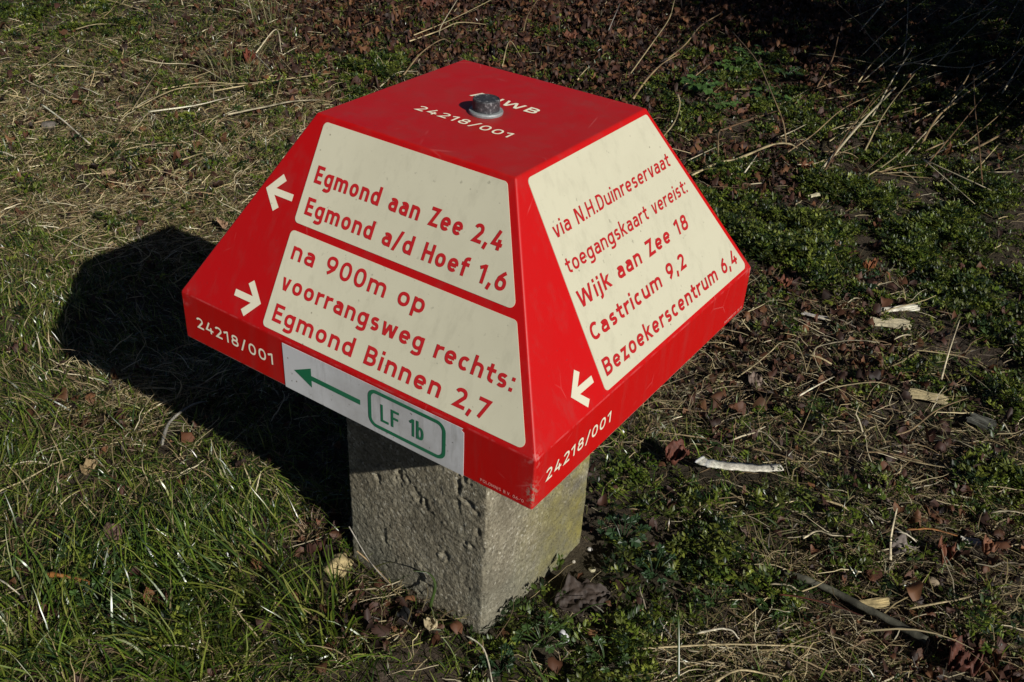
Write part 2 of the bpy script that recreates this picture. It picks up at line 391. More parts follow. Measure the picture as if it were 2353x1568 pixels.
    if ch == ',': st([(h+.04, w), (h-.03, -.17)]); return w+.04, S
    if ch == '.': st([(h, 0), (h, w)]); return w, S
    if ch == ':': st([(h, 0), (h, w)]); st([(h, X-w), (h, X)]); return w, S
    if ch == "'": st([(h, .66), (h, 1)]); return w, S
    if ch == '-': st([(0, .42), (.32, .42)]); return .32, S
    if ch == '/': W = .40; st([(.06, -.08), (W-.06, 1.06)], cut=True); return W, S
    raise ValueError(ch)
def stroke_poly(P, w, closed, cut):
    P = np.array(P, float); n = len(P); h = w/2; L = []; Rr = []
    for i in range(n):
        a = P[i-1] if (i > 0 or closed) else None; b = P[(i+1) % n] if (i < n-1 or closed) else None
        if a is None: d = b-P[i]; d /= np.linalg.norm(d); nn = np.array([-d[1], d[0]]); k = 1
        elif b is None: d = P[i]-a; d /= np.linalg.norm(d); nn = np.array([-d[1], d[0]]); k = 1
        else:
            d1 = P[i]-a; d1 /= max(np.linalg.norm(d1), 1e-9); d2 = b-P[i]; d2 /= max(np.linalg.norm(d2), 1e-9)
            n1 = np.array([-d1[1], d1[0]]); n2 = np.array([-d2[1], d2[0]]); nn = n1+n2; nn /= max(np.linalg.norm(nn), 1e-9); k = 1/max(nn@n1, .38)
        l, r = P[i]+nn*h*k, P[i]-nn*h*k
        if cut and (a is None or b is None):
            l = l+d*((P[i][1]-l[1])/d[1]); r = r+d*((P[i][1]-r[1])/d[1])
        L.append(l); Rr.append(r)
    V = np.array(L+Rr); m = n if closed else n-1
    F = [(i, n+i, n+(i+1) % n, (i+1) % n) for i in range(m)]
    return V, F
def text_geo(s, cap, width, w=W_, gapk=.15):
    """lays text on a line from 0 to width (metres); letter gaps take up the slack"""
    gl = [glyph(c, w) for c in s]; k = cap
    nat = sum(a for a, _ in gl)*k; sx = (width-(len(s)-1)*gapk*k)/nat; gap = gapk*k
    V = []; F = []; x = 0; z = 0
    for i, (a, S) in enumerate(gl):
        for P, closed, cut in S:
            P = [(p[0]*sx, p[1]) for p in P]
            v, f = stroke_poly(P, w, closed, cut); n0 = len(V); z = (z+1) % 5
            V += [(x+q[0]*k, q[1]*k, z*2.5e-5) for q in v]; F += [tuple(j+n0 for j in t) for t in f]
        x += a*k*sx+gap
    return V, F
# faces of the cap: origin, U, V, normal
HA, HB, ZL, ZU, ZT = .2, .1051, .3097, .3597, .5310
SL = math.hypot(HA-HB, ZT-ZU)
def frame(o, U, V):
    U = np.array(U, float); V = np.array(V, float); U /= np.linalg.norm(U); V /= np.linalg.norm(V); return np.array(o, float), U, V, np.cross(U, V)
LS = frame((-HA, 0, ZU), (0, -1, 0), (HA-HB, 0, ZT-ZU)); LR = frame((-HA, 0, ZL), (0, -1, 0), (0, 0, 1))
RS = frame((0, -HA, ZU), (1, 0, 0), (0, HA-HB, ZT-ZU)); RR = frame((0, -HA, ZL), (1, 0, 0), (0, 0, 1))
TP = frame((0, 0, ZT), (0, -1, 0), (1, 0, 0))
def onto(fr, V, u0=0, v0=0, lift=.0004):
    o, U, Vv, N = fr
    return [o+U*(p[0]+u0)+Vv*(p[1]+v0)+N*(lift+(p[2] if len(p) > 2 else 0)) for p in V]
def lettering(fr, s, u0, u1, v, cap, mat, parent, lift, w=W_, gapk=.15, name='lettering'):
    V, F = text_geo(s, cap*1e-3, (u1-u0)*1e-3, w, gapk)
    return mesh(name, onto(fr, V, u0*1e-3, v*1e-3, lift), F, mat, parent)
def round_poly(P, r, n=6):
    P = [np.array(p, float) for p in P]; out = []
    for i, p in enumerate(P):
        a = P[i-1]-p; b = P[(i+1) % len(P)]-p; a /= np.linalg.norm(a); b /= np.linalg.norm(b)
        ang = math.acos(np.clip(a@b, -1, 1)); t = r/math.tan(ang/2); c = p+(a+b)/np.linalg.norm(a+b)*r/math.sin(ang/2)
        s, e = p+a*t-c, p+b*t-c; a0 = math.atan2(s[1], s[0]); a1 = math.atan2(e[1], e[0]); da = (a1-a0+math.pi) % (2*math.pi)-math.pi
        out += [tuple(c+r*np.array([math.cos(a0+da*k/n), math.sin(a0+da*k/n)])) for k in range(n+1)]
    return out
def plate(name, fr, P, mat, parent, lift):
    """thin solid plate with outline P (mm) lying on a face"""
    n = len(P); T = [(p[0]*1e-3, p[1]*1e-3, 0) for p in P]
    V = onto(fr, T, lift=lift)+onto(fr, T, lift=-.0002)
    F = [tuple(range(n))]+[(i, n+i, n+(i+1) % n, (i+1) % n) for i in range(n)]
    return mesh(name, V, F, mat, parent)

# ------------------------------------------------------------------ the signpost
def build_signpost():
    root = empty('signpost'); tag(root, 'red mushroom shaped cycle signpost with cream destination panels on a concrete post', 'signpost')
    # post: rings of a rounded square, pitted and chipped
    hp = .0962; nps = 120; zs = np.linspace(-.06, .318, 240); yaw = R(-1.84); off = (-.0009, .0013)
    per = []
    rc = .0035
    for k in range(4):
        for i in range(nps):
            t = -1+2*i/nps; per.append((k, t))
    V = []
    K = np.array([p[0] for p in per]); T = np.array([p[1] for p in per])
    for zi, z in enumerate(zs):
        s = T*hp; d = np.full(len(per), hp)
        e = np.clip((np.abs(T)-.955)/.045, 0, 1)                     # rounding towards the arris
        chip = .5+.5*vnoise(K*31+np.sign(T)*7+0*s, np.full(len(s), z*55), 11)
        d = d - e**2*(.0016+.0075*np.clip(chip-.5, 0, 1))
        a = (K*97+s*1.0)
        rough = .0006*vnoise(s*420+K*50, np.full(len(s), z*420), 5)+.0004*vnoise(s*170+K*50, np.full(len(s), z*170), 6)+.0007*vnoise(s*22+K*50, np.full(len(s), z*22), 8)
        pit = vnoise(s*120+K*20, np.full(len(s), z*120), 9); pit2 = vnoise(s*34+K*20, np.full(len(s), z*34), 10)
        rough -= .0045*np.clip(pit-.52, 0, 1)*np.clip(pit2+.35, 0, 1)*2
        for (k0, s0, z0, r0, dp) in ((3, -.062, .205, .010, .004), (3, .020, .160, .009, .0035), (3, -.012, .142, .012, .003), (3, -.074, .118, .007, .006), (3, -.040, .085, .010, .003), (0, .035, .10, .003, .004), (0, .02, .065, .003, .003)):
            rough -= np.where(K == k0, dp*np.exp(-((s+s0)**2+(z-z0)**2)/(r0*r0))*np.clip(.5+1.4*vnoise(s*260+K*9, np.full(len(s), z*260), 14), 0, 1.6), 0)
        d = d+rough*(1-.5*e)
        for k in range(4):
            pass
        x = np.where(K == 0, s, np.where(K == 1, d, np.where(K == 2, -s, -d)))
        y = np.where(K == 0, -d, np.where(K == 1, s, np.where(K == 2, d, -s)))
        # pull the arris verts in on both axes
        x = np.where(np.isin(K, (0, 2)), x*(1-e**2*.018), x); y = np.where(np.isin(K, (1, 3)), y*(1-e**2*.018), y)
        c, s_ = math.cos(yaw), math.sin(yaw)
        V.append(np.stack([c*x-s_*y+off[0], s_*x+c*y+off[1], np.full(len(x), z)], -1))
    n = len(per); m = len(zs); V = np.concatenate(V)
    i = np.arange(m-1)[:, None]*n+np.arange(n)[None]; j = np.arange(m-1)[:, None]*n+(np.arange(n)[None]+1) % n
    F = np.stack([i, j, j+n, i+n], -1).reshape(-1, 4)
    mesh('post', V, F, M_conc, root, smooth=True)
    # cap: hollow shell - outer faces, lower lip and underside
    q = HA-.004; ring = lambda h, z: [(-h, -h, z), (h, -h, z), (h, h, z), (-h, h, z)]
    V = ring(HB, ZT)+ring(HA, ZU)+ring(HA, ZL)+ring(q, ZL)+ring(q, ZU-.004)+ring(HB-.003, ZT-.006)
    F = [(0, 1, 2, 3)]
    for r in range(5):
        F += [(4*r+(k+1) % 4, 4*r+k, 4*r+4+k, 4*r+4+(k+1) % 4) for k in range(4)]
    F += [(23, 22, 21, 20)]
    o = mesh('cap', V, F, M_hat, root)
    b = o.modifiers.new('bevel', 'BEVEL'); b.width = .0016; b.segments = 3; b.limit_method = 'ANGLE'; b.angle_limit = R(12)
    # panels
    p1 = plate('sign_panel', LS, round_poly([(-93.3, 100.3), (142.6, 100.3), (99.2, 190.8), (-93.3, 190.8)], 4.5), M_cream, root, .0005)
    p2 = plate('sign_panel', LS, round_poly([(-93.3, 4.2), (189.5, 4.2), (146.2, 93.4), (-93.3, 93.4)], 4.5), M_cream, root, .0005)
    p3 = plate('sign_panel', RS, round_poly([(-93.3, 4.2), (190.3, 4.2), (101.2, 191.2), (-93.3, 191.2)], 4.5), M_cream, root, .0005)
    Lf = .0008
    for s, u0, u1, v, cap, w, sx, par in (
            ('Egmond aan Zee 2,4', -85.2, 113.2, 138.3, 15.4, .19, .14, p1), ('Egmond a/d Hoef 1,6', -85.2, 128, 109.8, 15.4, .19, .14, p1),
            ('na 900m op', -85.2, 64, 69, 16.2, .18, .15, p2), ('voorrangsweg rechts:', -86, 162.8, 40.8, 15.4, .19, .14, p2), ('Egmond Binnen 2,7', -85, 150.5, 12, 16, .19, .14, p2)):
        lettering(LS, s, u0, u1, v, cap, M_rmark, par, Lf, w, sx)
    for s, u0, u1, v, cap, w, sx in (
            ('via N.H.Duinreservaat', -86, 112.6, 137.6, 13.4, .155, .13), ('toegangskaart vereist:', -86.2, 127.4, 106.8, 13.4, .155, .13),
            ('Wijk aan Zee 18', -87, 109.5, 76.6, 14.8, .195, .13), ('Castricum 9,2', -87, 83.5, 46.6, 14.8, .195, .13), ('Bezoekerscentrum 6,4', -86.2, 175.6, 14.6, 15.2, .185, .13)):
        lettering(RS, s, u0, u1, v, cap, M_rmark, p3, Lf, w, sx)
    # white V-headed arrows
    def vee(fr, tx, ty, s, wd=7.0):
        V = []; F = []
        for k, P in enumerate(([(tx+s*3, ty), (tx+s*33, ty)], )):
            pass
        hw = 3.1; t = 11.0
        def add(P):
            n0 = len(V); V.extend([(p[0]*1e-3, p[1]*1e-3, 0) for p in P]); F.append(tuple(range(n0, n0+len(P))))
        # head: two bars with square-cut ends, then the shaft between them
        up = [(tx, ty), (tx+s*15.2, ty+17.0), (tx+s*20.6, ty+12.2), (tx+s*8.6, ty+0.0)]
        dn = [(tx, ty), (tx+s*8.6, ty), (tx+s*20.6, ty-12.2), (tx+s*15.2, ty-17.0)]
        sh = [(tx+s*8.6, ty), (tx+s*11.6, ty+hw), (tx+s*33, ty+hw), (tx+s*33, ty-hw), (tx+s*11.6, ty-hw)]
        for P in (up, dn, sh): add(P if s > 0 else P[::-1])
        return mesh('arrow_marking', onto(fr, V, lift=.0004), F, M_cmark, root)
    vee(LS, -135.5, 119, 1); vee(LS, -101.8, 21.2, -1); vee(RS, -136.8, 21.6, 1)
    # numbers on rim and top
    for fr, u0, u1, v, cap in ((LR, -182.5, -79.8, 17.6, 11.8), (RR, -184, -82, 18.4, 11.8)):
        lettering(fr, '24218/001', u0, u1, v, cap, M_cmark if fr is RR else M_cmark, root, .0004, .16, .2, 'number_lettering')
    lettering(TP, '24218/001', -49.5, 53.5, -42.2, 11.5, M_cmark, root, .0004, .16, .2, 'number_lettering')
    lettering(TP, 'ANWB', -35.5, 38.5, 20.2, 13.6, M_cmark, root, .0004,   .19, .16, 'club_lettering')
    lettering(LR, "POLOMNIS B.V. 06-'0", 150.2, 192.2, 4.6, 3.0, M_pink, root, .0004, .12, .2, 'maker_lettering')
    lettering(RR, "POLOMNIS B.V. 06-'0", 150.2, 192.2, 4.6, 3.0, M_pink, root, .0004, .12, .2, 'maker_lettering')
    # white cycle-route sticker
    E1 = [(-67, .6), (40, .8), (90, .5), (133.2, 1.0), (132.9, 30), (132.6, 44), (130.2, 45.6), (131.5, 47.9), (60, 47.4), (-20, 47.2), (-67.3, 46.8)]
    st = plate('route_sticker', LR, E1, M_white, root, .0005)
    V = []; F = []
    for P in ([(-54, 24.2), (-33.2, 14.4), (-33.2, 34.4)], [(-33.2, 21.7), (23.6, 21.7), (23.6, 26.7), (-33.2, 26.7)]):
        n0 = len(V); V += [(p[0]*1e-3, p[1]*1e-3, 0) for p in P]; F.append(tuple(range(n0, n0+len(P))))
    mesh('arrow', onto(LR, V, lift=.0008), F, M_green, st)
    rr = [(p[0]*1e-3, p[1]*1e-3) for p in round_poly([(34.3, 7.9), (113.4, 7.9), (113.4, 43.0), (34.3, 43.0)], 7.5)]
    v, f = stroke_poly(rr, .0034, True, False); mesh('frame', onto(LR, [(a, b, 0) for a, b in v], lift=.0008), f, M_green, st)
    lettering(LR, 'LF', 46.5, 66.5, 15.4, 17.6, M_green, st, .0008, .135, .16)
    lettering(LR, '1b', 78, 92.2, 16.0, 17.6, M_green, st, .0008, .135, .14)
    # bolt with washer, standing on the top
    def lathe(prof, seg=48, c=(0, 0)):
        V = []; F = []; n = len(prof)
        for k in range(seg):
            a = 2*math.pi*k/seg
            V += [(c[0]+r*math.cos(a), c[1]+r*math.sin(a), z) for r, z in prof]
        for k in range(seg):
            for i in range(n-1):
                a = k*n+i; b2 = ((k+1) % seg)*n+i; F.append((a, b2, b2+1, a+1))
        F.append(tuple(k*n+n-1 for k in range(seg)))
        return V, F
    bc = (-.0055, -.0035)
    V, F = lathe([(.0121, ZT+.003), (.0121, ZT+.0122), (.0118, ZT+.0132), (.0110, ZT+.0136), (.0105, ZT+.0130)], 48, bc)
    bo = mesh('bolt', V, F, M_bolt, root, smooth=False)
    V, F = lathe([(.0153, ZT+.0002), (.0155, ZT+.0018), (.0150, ZT+.0030), (.0130, ZT+.0032)], 48, bc)
    mesh('washer', V, F, M_washer, bo, smooth=False)
build_signpost()
# ------------------------------------------------------------------ vegetation cover
def blobs(u, v, L):
    u = np.clip(u, -60, PW+60); v = np.clip(v, -60, PH+60); w = np.zeros_like(u)
    for cx, cy, rx, ry, a in L: w = np.maximum(w, a*np.exp(-(((u-cx)/rx)**2+((v-cy)/ry)**2)**1.3)) if a > 0 else w*(1+a*np.exp(-(((u-cx)/rx)**2+((v-cy)/ry)**2)**1.3))
    return np.clip(w, 0, 1)
GRASS = [(150, 1350, 800, 330, 1), (150, 1000, 420, 330, .9), (60, 620, 260, 150, .75), (620, 1150, 330, 260, .85), (640, 1480, 420, 150, 1), (1060, 1530, 170, 80, .6), (420, 400, 900, 480, .46), (1560, 1040, 200, 130, .45), (1640, 1130, 220, 120, .5),
         (1850, 1270, 260, 130, .3), (1500, 1500, 900, 150, .3), (2100, 1300, 400, 400, .16), (1300, 240, 900, 250, .10), (160, 30, 160, 60, .5), (860, 190, 120, 60, .5), (880, 1420, 160, 60, -.6), (330, 930, 120, 70, -.3), (1300, 1290, 130, 110, -.9), (1850, 880, 330, 200, -.5), (2200, 1040, 240, 120, -.4)]
STRAW = [(380, 330, 640, 260, 1), (540, 500, 330, 120, 1), (420, 470, 260, 80, 1), (820, 250, 240, 110, 1), (300, 930, 200, 110, .5), (1800, 800, 360, 180, .6), (2080, 1260, 400, 330, .62), (2200, 1400, 300, 130, .6), (1640, 990, 120, 60, .8), (1500, 940, 140, 90, .75), (1750, 1500, 420, 110, .7),
         (880, 1400, 170, 70, .7), (760, 1230, 70, 90, .6), (600, 100, 200, 130, .8), (1750, 330, 320, 120, .22), (2050, 300, 400, 260, .10), (1200, 100, 500, 120, .18), (200, 1300, 900, 500, .16), (1330, 1270, 90, 70, -.6)]
MOSS = [(1850, 520, 330, 160, 1), (2150, 650, 300, 260, 1), (2050, 380, 360, 160, .8), (1680, 210, 200, 110, .9), (2250, 250, 300, 200, .6), (1480, 1260, 170, 140, 1), (1300, 1500, 180, 110, 1), (1150, 1520, 130, 70, .8), (1690, 1420, 150, 90, .7),
        (2150, 900, 260, 90, .6), (1850, 1010, 120, 60, .5), (2290, 1120, 120, 80, .7), (300, 300, 900, 300, .09), (860, 195, 110, 60, .9), (150, 30, 150, 60, .9), (240, 1400, 260, 120, .4), (1950, 1300, 500, 300, .13), (1250, 120, 260, 70, .2), (1340, 1300, 140, 120, -.97), (2030, 1010, 170, 70, -.85), (2080, 1240, 200, 90, -.6), (1830, 840, 260, 130, -.8), (2060, 1000, 200, 60, -.4)]
LITTER = [(1150, 110, 560, 170, 1), (1650, 130, 420, 170, .9), (900, 60, 330, 120, .8), (1700, 390, 180, 90, .8), (2050, 240, 320, 120, .5), (1830, 800, 420, 240, .35), (400, 250, 600, 260, .10), (2150, 1280, 320, 320, .25), (860, 1430, 160, 70, .5),
          (760, 1240, 60, 60, .7), (100, 1400, 60, 40, .5), (1300, 1280, 250, 180, .12), (2200, 1540, 200, 70, .6), (340, 410, 120, 40, .5), (170, 980, 80, 40, .4), (200, 1300, 900, 500, .05)]
def pick(L, dens, cl=.5, mo=0):
    w = blobs(gu, gv, L)*dens*far
    if mo: w = w*np.clip(.45+mo*mound, .04, 2)
    w = w*np.clip(1+cl*clump+cl*.7*clump2, 0, 2)
    i = np.nonzero(rng.random(len(gx)) < w)[0]
    print(len(i)); return i
def ribbons(x, y, z, az, tilt, curl, length, width, n=4, taper=1.0, twist=0.0, wob=0.0, droop=True):
    """blades/stems as ribbons; tilt from vertical; curl adds tilt along the blade"""
    m = len(x); P = np.stack([x, y, z], -1); pts = [P]; A = az.copy(); T = tilt.copy(); dirs = []
    for k in range(n):
        d = np.stack([np.cos(A)*np.sin(T), np.sin(A)*np.sin(T), np.cos(T)], -1); dirs.append(d)
        P = P+d*(length/n)[:, None]; pts.append(P)
        T = T+curl/n; A = A+wob*rng.normal(size=m)
        if droop: T = np.minimum(T, 2.2)
    dirs.append(dirs[-1]); V = np.empty((m, n+1, 2, 3))
    roll = rng.uniform(-1, 1, m)*twist
    for k in range(n+1):
        d = dirs[k]; side = np.stack([-np.sin(az), np.cos(az), 0*az], -1); up = np.cross(d, side)
        s = side*np.cos(roll)[:, None]+up*np.sin(roll)[:, None]
        t = k/n; ww = width*(1-taper*t**2.2)*.5*(1 if k else .8)
        V[:, k, 0] = pts[k]-s*ww[:, None]; V[:, k, 1] = pts[k]+s*ww[:, None]
    b = (np.arange(m)*(n+1)*2)[:, None]+(np.arange(n)*2)[None]
    F = np.stack([b, b+1, b+3, b+2], -1).reshape(-1, 4)
    return V, F
def keep_above(V, mn=.0008):
    g = hgt(V[..., 0], V[..., 1]); V[..., 2] = np.maximum(V[..., 2], g+mn); return V
def out_of_post(V):
    """push verts out of the concrete post"""
    x, y = V[..., 0], V[..., 1]; ins = (np.abs(x) < .0985) & (np.abs(y) < .0985) & (V[..., 2] < .31)
    ax = np.abs(x) > np.abs(y)
    V[..., 0] = np.where(ins & ax, np.sign(x)*.0985, x); V[..., 1] = np.where(ins & ~ax, np.sign(y)*.0985, y); return V
def tints(m, cols, var=.25, k=1):
    cols = np.array(cols); c = cols[rng.integers(0, len(cols), m)]; c = c*(1+var*rng.normal(size=(m, 1)))
    return np.clip(c, .004, .9)
def stuff(name, parts, mat, label, cat):
    V = []; F = []; T = []; n0 = 0; Q = []
    for v, f, t in parts:
        v = out_of_post(keep_above(v)); s = v.shape; vv = v.reshape(-1, 3); V.append(vv); F.append(f+n0); n0 += len(vv)
        T.append(np.repeat(t, int(np.prod(s[1:-1])), 0))
    o = mesh(name, np.concatenate(V), np.concatenate(F), mat, tint=np.concatenate(T))
    return tag(o, label, cat, kind='stuff')
wfar = lambda i: .75+.42*gd[i]
GREENS = [(.068, .120, .013), (.100, .155, .018), (.038, .074, .013), (.150, .180, .028), (.200, .210, .050), (.110, .155, .016), (.022, .048, .011)]
DRY = [(.34, .27, .14), (.42, .35, .20), (.26, .19, .10), (.19, .13, .07), (.48, .42, .28), (.14, .095, .055)]

def build_grass():
    parts = []
    # long leaning blades, combed by clump, lower left
    i = pick(GRASS, .27, .4, .6); m = len(i)
    wl_ = blobs(gu[i], gv[i], [(420, 1400, 560, 260, 1), (100, 1150, 300, 300, .6), (780, 1400, 160, 120, .9)])
    flow = 2.2*vnoise(gx[i]*3.4, gy[i]*3.4, 31)+1.1*vnoise(gx[i]*9, gy[i]*9, 32)
    az = R(140)+flow*1.5+rng.normal(size=m)*.95; tilt = np.abs(rng.normal(.85, .45, m)); curl = rng.uniform(.1, 1.3, m)
    ln = (.022+.034*wl_)*rng.uniform(.5, 1.7, m); wd = rng.uniform(.0006, .0016, m)*wfar(i)*(1+.35*wl_*rng.random(m))
    V, F = ribbons(gx[i], gy[i], hgt(gx[i], gy[i])-.002+np.clip(.010*mound[i], 0, .012), az, tilt, curl, ln, wd, 5, .9, .8, .16)
    t = tints(m, GREENS, .25); d = rng.random(m) < .10+.38*blobs(gu[i], gv[i], [(260, 880, 330, 190, 1), (60, 640, 200, 120, .4), (480, 480, 300, 120, 1)]); t[d] = tints(d.sum(), DRY[:3]+[(.16, .15, .05)], .2)
    t *= (1+.25*patch[i])[:, None]
    parts.append((V, F, t))
    # short undergrowth
    i = pick(GRASS, .36, .3); m = len(i)
    V, F = ribbons(gx[i], gy[i], hgt(gx[i], gy[i])-.002, rng.uniform(0, 6.28, m), np.abs(rng.normal(.8, .45, m)), rng.uniform(0, 1.2, m), rng.uniform(.008, .024, m), rng.uniform(.0009, .0017, m)*wfar(i), 3, .9, 1.2)
    t = tints(m, GREENS[:4], .25); d = rng.random(m) < .25; t[d] = tints(d.sum(), DRY[2:4]+[(.13, .13, .04)], .2)
    parts.append((V, F, t))
    return stuff('grass', parts, M_grass, 'green grass with long leaning blades, thickest at lower left', 'grass')
def build_straw():
    parts = []
    i = pick(STRAW, .17, .7); m = len(i)
    flow = 1.4*vnoise(gx[i]*2.6, gy[i]*2.6, 41)
    az = R(-35)+flow+rng.normal(size=m)*.75+np.where(rng.random(m) < .5, math.pi, 0); tilt = rng.normal(1.42, .16, m)
    ln = rng.uniform(.014, .07, m)*np.where(rng.random(m) < .1, 1.9, 1); wd = (.0004+.0012*rng.random(m)**2.2)*wfar(i)
    V, F = ribbons(gx[i], gy[i], hgt(gx[i], gy[i])+rng.uniform(.0, .009, m), az, tilt, rng.uniform(.0, .5, m), ln, wd, 6, .6, .9, .26)
    lft = blobs(gu[i], gv[i], [(300, 380, 700, 420, 1), (100, 900, 500, 400, .6)])[:, None]
    t = tints(m, DRY, .25)*(1+.2*patch[i])[:, None]*(.98+.34*lft)
    parts.append((V, F, t))
    # matted short thatch, browner
    i = pick(STRAW, .30, .4); m = len(i)
    V, F = ribbons(gx[i], gy[i], hgt(gx[i], gy[i])+rng.uniform(-.001, .005, m), rng.uniform(0, 6.28, m), rng.normal(1.25, .3, m), rng.uniform(-.4, .9, m), rng.uniform(.010, .035, m), rng.uniform(.0006, .0014, m)*wfar(i), 4, .5, 1.2, .35)
    t = tints(m, [(.15, .11, .050), (.08, .055, .03), (.22, .175, .080), (.10, .10, .03), (.045, .03, .02), (.07, .085, .02)], .25)*(.75+.55*blobs(gu[i], gv[i], [(300, 380, 700, 420, 1), (100, 900, 500, 400, .8)])[:, None])
    parts.append((V, F, t))
    return stuff('straw_litter', parts, M_straw, 'matted dry straw and thatch lying over the soil', 'straw')
def leaflets(x, y, z, az, tilt, size, asp=.5):
    """pointed leaf of two folded quads"""
    m = len(x); d = np.stack([np.cos(az)*np.sin(tilt), np.sin(az)*np.sin(tilt), np.cos(tilt)], -1)
    s = np.stack([-np.sin(az), np.cos(az), 0*az], -1); u = np.cross(d, s); P = np.stack([x, y, z], -1)
    V = np.empty((m, 6, 3)); L = size[:, None]; w = (size*asp*.5)[:, None]
    V[:, 0] = P; V[:, 1] = P+d*L*.45-s*w-u*w*.35; V[:, 2] = P+d*L*.5; V[:, 3] = P+d*L*.45+s*w-u*w*.35; V[:, 4] = P+d*L*.85-s*w*.45-u*w*.5; V[:, 5] = P+d*L-u*w*.6
    b = (np.arange(m)*6)[:, None]
    F = np.concatenate([b+np.array([[0, 1, 4, 2]]), b+np.array([[0, 2, 5, 3]]), b+np.array([[2, 4, 5, 5]])], 0)
    F = np.concatenate([b+np.array([[0, 1, 4, 2]]), b+np.array([[0, 2, 5, 3]])], 0)
    return V, F
MOSSC = [(.054, .084, .010), (.092, .125, .014), (.028, .050, .012), (.150, .175, .026), (.013, .027, .008), (.090, .108, .022)]
def build_moss():
    i = pick(MOSS, .15, .3, 1.3); m = len(i); X = []
    h = hgt(gx[i], gy[i])+np.clip(.004+.026*mound[i], 0, .036)*rng.uniform(.35, 1, m)
    sprig = rng.uniform(0, 6.28, m); sl = rng.uniform(.008, .024, m)*(.85+.2*gd[i]); parts = []
    base = tints(m, MOSSC, .22)*(1+.3*clump2[i])[:, None]
    for k in range(9):                       # pinnate sprig: leaflets to both sides of a stalk
        t = (k//2+1)/5.0; side = (-1 if k % 2 else 1)*(0 if k == 8 else 1)
        px = gx[i]+np.cos(sprig)*sl*t; py = gy[i]+np.sin(sprig)*sl*t; pz = h+.006*np.sin(t*2.2)
        V, F = leaflets(px, py, pz, sprig+side*1.0+rng.normal(size=m)*.25, rng.normal(1.05, .5, m), sl*(.50-.22*t)*rng.uniform(.7, 1.3, m), .55)
        parts.append((V, F, np.clip(base*(1+.12*rng.normal(size=(m, 1))), .004, .5)))
    # low cushions of tiny leaves underneath
    i = pick(MOSS, .36, .2, 1.0); m = len(i)
    V, F = leaflets(gx[i], gy[i], hgt(gx[i], gy[i])+rng.uniform(0, 1, m)*np.clip(.004+.022*mound[i], .002, .03), rng.uniform(0, 6.28, m), rng.normal(.85, .55, m), rng.uniform(.003, .008, m)*wfar(i), .5)
    parts.append((V, F, tints(m, MOSSC, .25)*(1+.3*clump[i])[:, None]))
    return stuff('moss', parts, M_moss, 'dark green moss and low ferny herbs creeping over the soil', 'moss')
def build_litter():
    i = pick(LITTER, .16, .5); m = len(i); n = 4
    sz = (.0020+.0075*rng.random(m)**3)*(.75+.25*gd[i]); az = rng.uniform(0, 6.28, m); tl = rng.normal(0, .55, m); asp = rng.uniform(.5, .9, m)
    ca = rng.normal(0, 1.5, m); cb = rng.normal(0, 1.2, m)
    V = np.empty((m, n, n, 3))
    for a in range(n):
        for b in range(n):
            p = (a/(n-1)-.5)*2; q = (b/(n-1)-.5)*2; wq = q*math.sqrt(max(.12, 1-p*p*.85))
            lx = p*sz; ly = wq*sz*asp; lz = sz*(ca*p*p*.5+cb*wq*wq*.4)+sz*.30*rng.normal(size=m)
            X = lx*np.cos(az)-ly*np.sin(az); Y = lx*np.sin(az)+ly*np.cos(az)
            V[:, a, b, 0] = gx[i]+X; V[:, a, b, 1] = gy[i]+Y; V[:, a, b, 2] = lz+ly*np.sin(tl)
    V[..., 2] += (hgt(gx[i], gy[i])+rng.uniform(.002, .010, m)-V[..., 2].min((1, 2))*.8)[:, None, None]
    b = (np.arange(m)*n*n)[:, None, None]+(np.arange(n-1)*n)[None, :, None]+np.arange(n-1)[None, None]
    F = np.stack([b, b+1, b+n+1, b+n], -1).reshape(-1, 4)
    t = tints(m, [(.055, .024, .015), (.038, .019, .013), (.085, .036, .018), (.028, .016, .012), (.12, .055, .025), (.05, .022, .015)], .3)
    # crumbs of soil and leaf mould between
    o = stuff('leaf_litter', [(V, F, t)], M_litter, 'crumbled red brown dead leaves covering the ground behind the post', 'leaf litter')
    return o
# ------------------------------------------------------------------ single things lying about
def spline(P, n=6):
    P = np.array(P, float)
    if len(P) < 3: 
        t = np.linspace(0, 1, 5)[:, None]; return P[0]+(P[1]-P[0])*t
    Q = np.vstack([2*P[0]-P[1], P, 2*P[-1]-P[-2]]); out = []
    for i in range(1, len(Q)-2):
        for k in range(n):
            t = k/n; out.append(.5*((2*Q[i])+(-Q[i-1]+Q[i+1])*t+(2*Q[i-1]-5*Q[i]+4*Q[i+1]-Q[i+2])*t*t+(-Q[i-1]+3*Q[i]-3*Q[i+1]+Q[i+2])*t**3))
    out.append(P[-1]); return np.array(out)
def tube_geo(P, r, seg=7, flat=1.0, knob=0.0):
    P = np.asarray(P); n = len(P); T = np.gradient(P, axis=0); T /= np.linalg.norm(T, axis=1)[:, None]+1e-12
    S = np.cross(T, [0, 0, 1.0]); S /= np.linalg.norm(S, axis=1)[:, None]+1e-9; U = np.cross(S, T)
    r = np.broadcast_to(r, (n,)).astype(float)*(1+knob*rng.normal(size=n)); a = np.linspace(0, 2*math.pi, seg, endpoint=False)
    V = P[:, None]+r[:, None, None]*(np.cos(a)[None, :, None]*S[:, None]+flat*np.sin(a)[None, :, None]*U[:, None])
    V = V.reshape(-1, 3); F = []
    for i in range(n-1):
        for k in range(seg): F.append((i*seg+k, i*seg+(k+1) % seg, (i+1)*seg+(k+1) % seg, (i+1)*seg+k))
    F += [tuple(range(seg))[::-1], tuple((n-1)*seg+k for k in range(seg))]
    return V, F
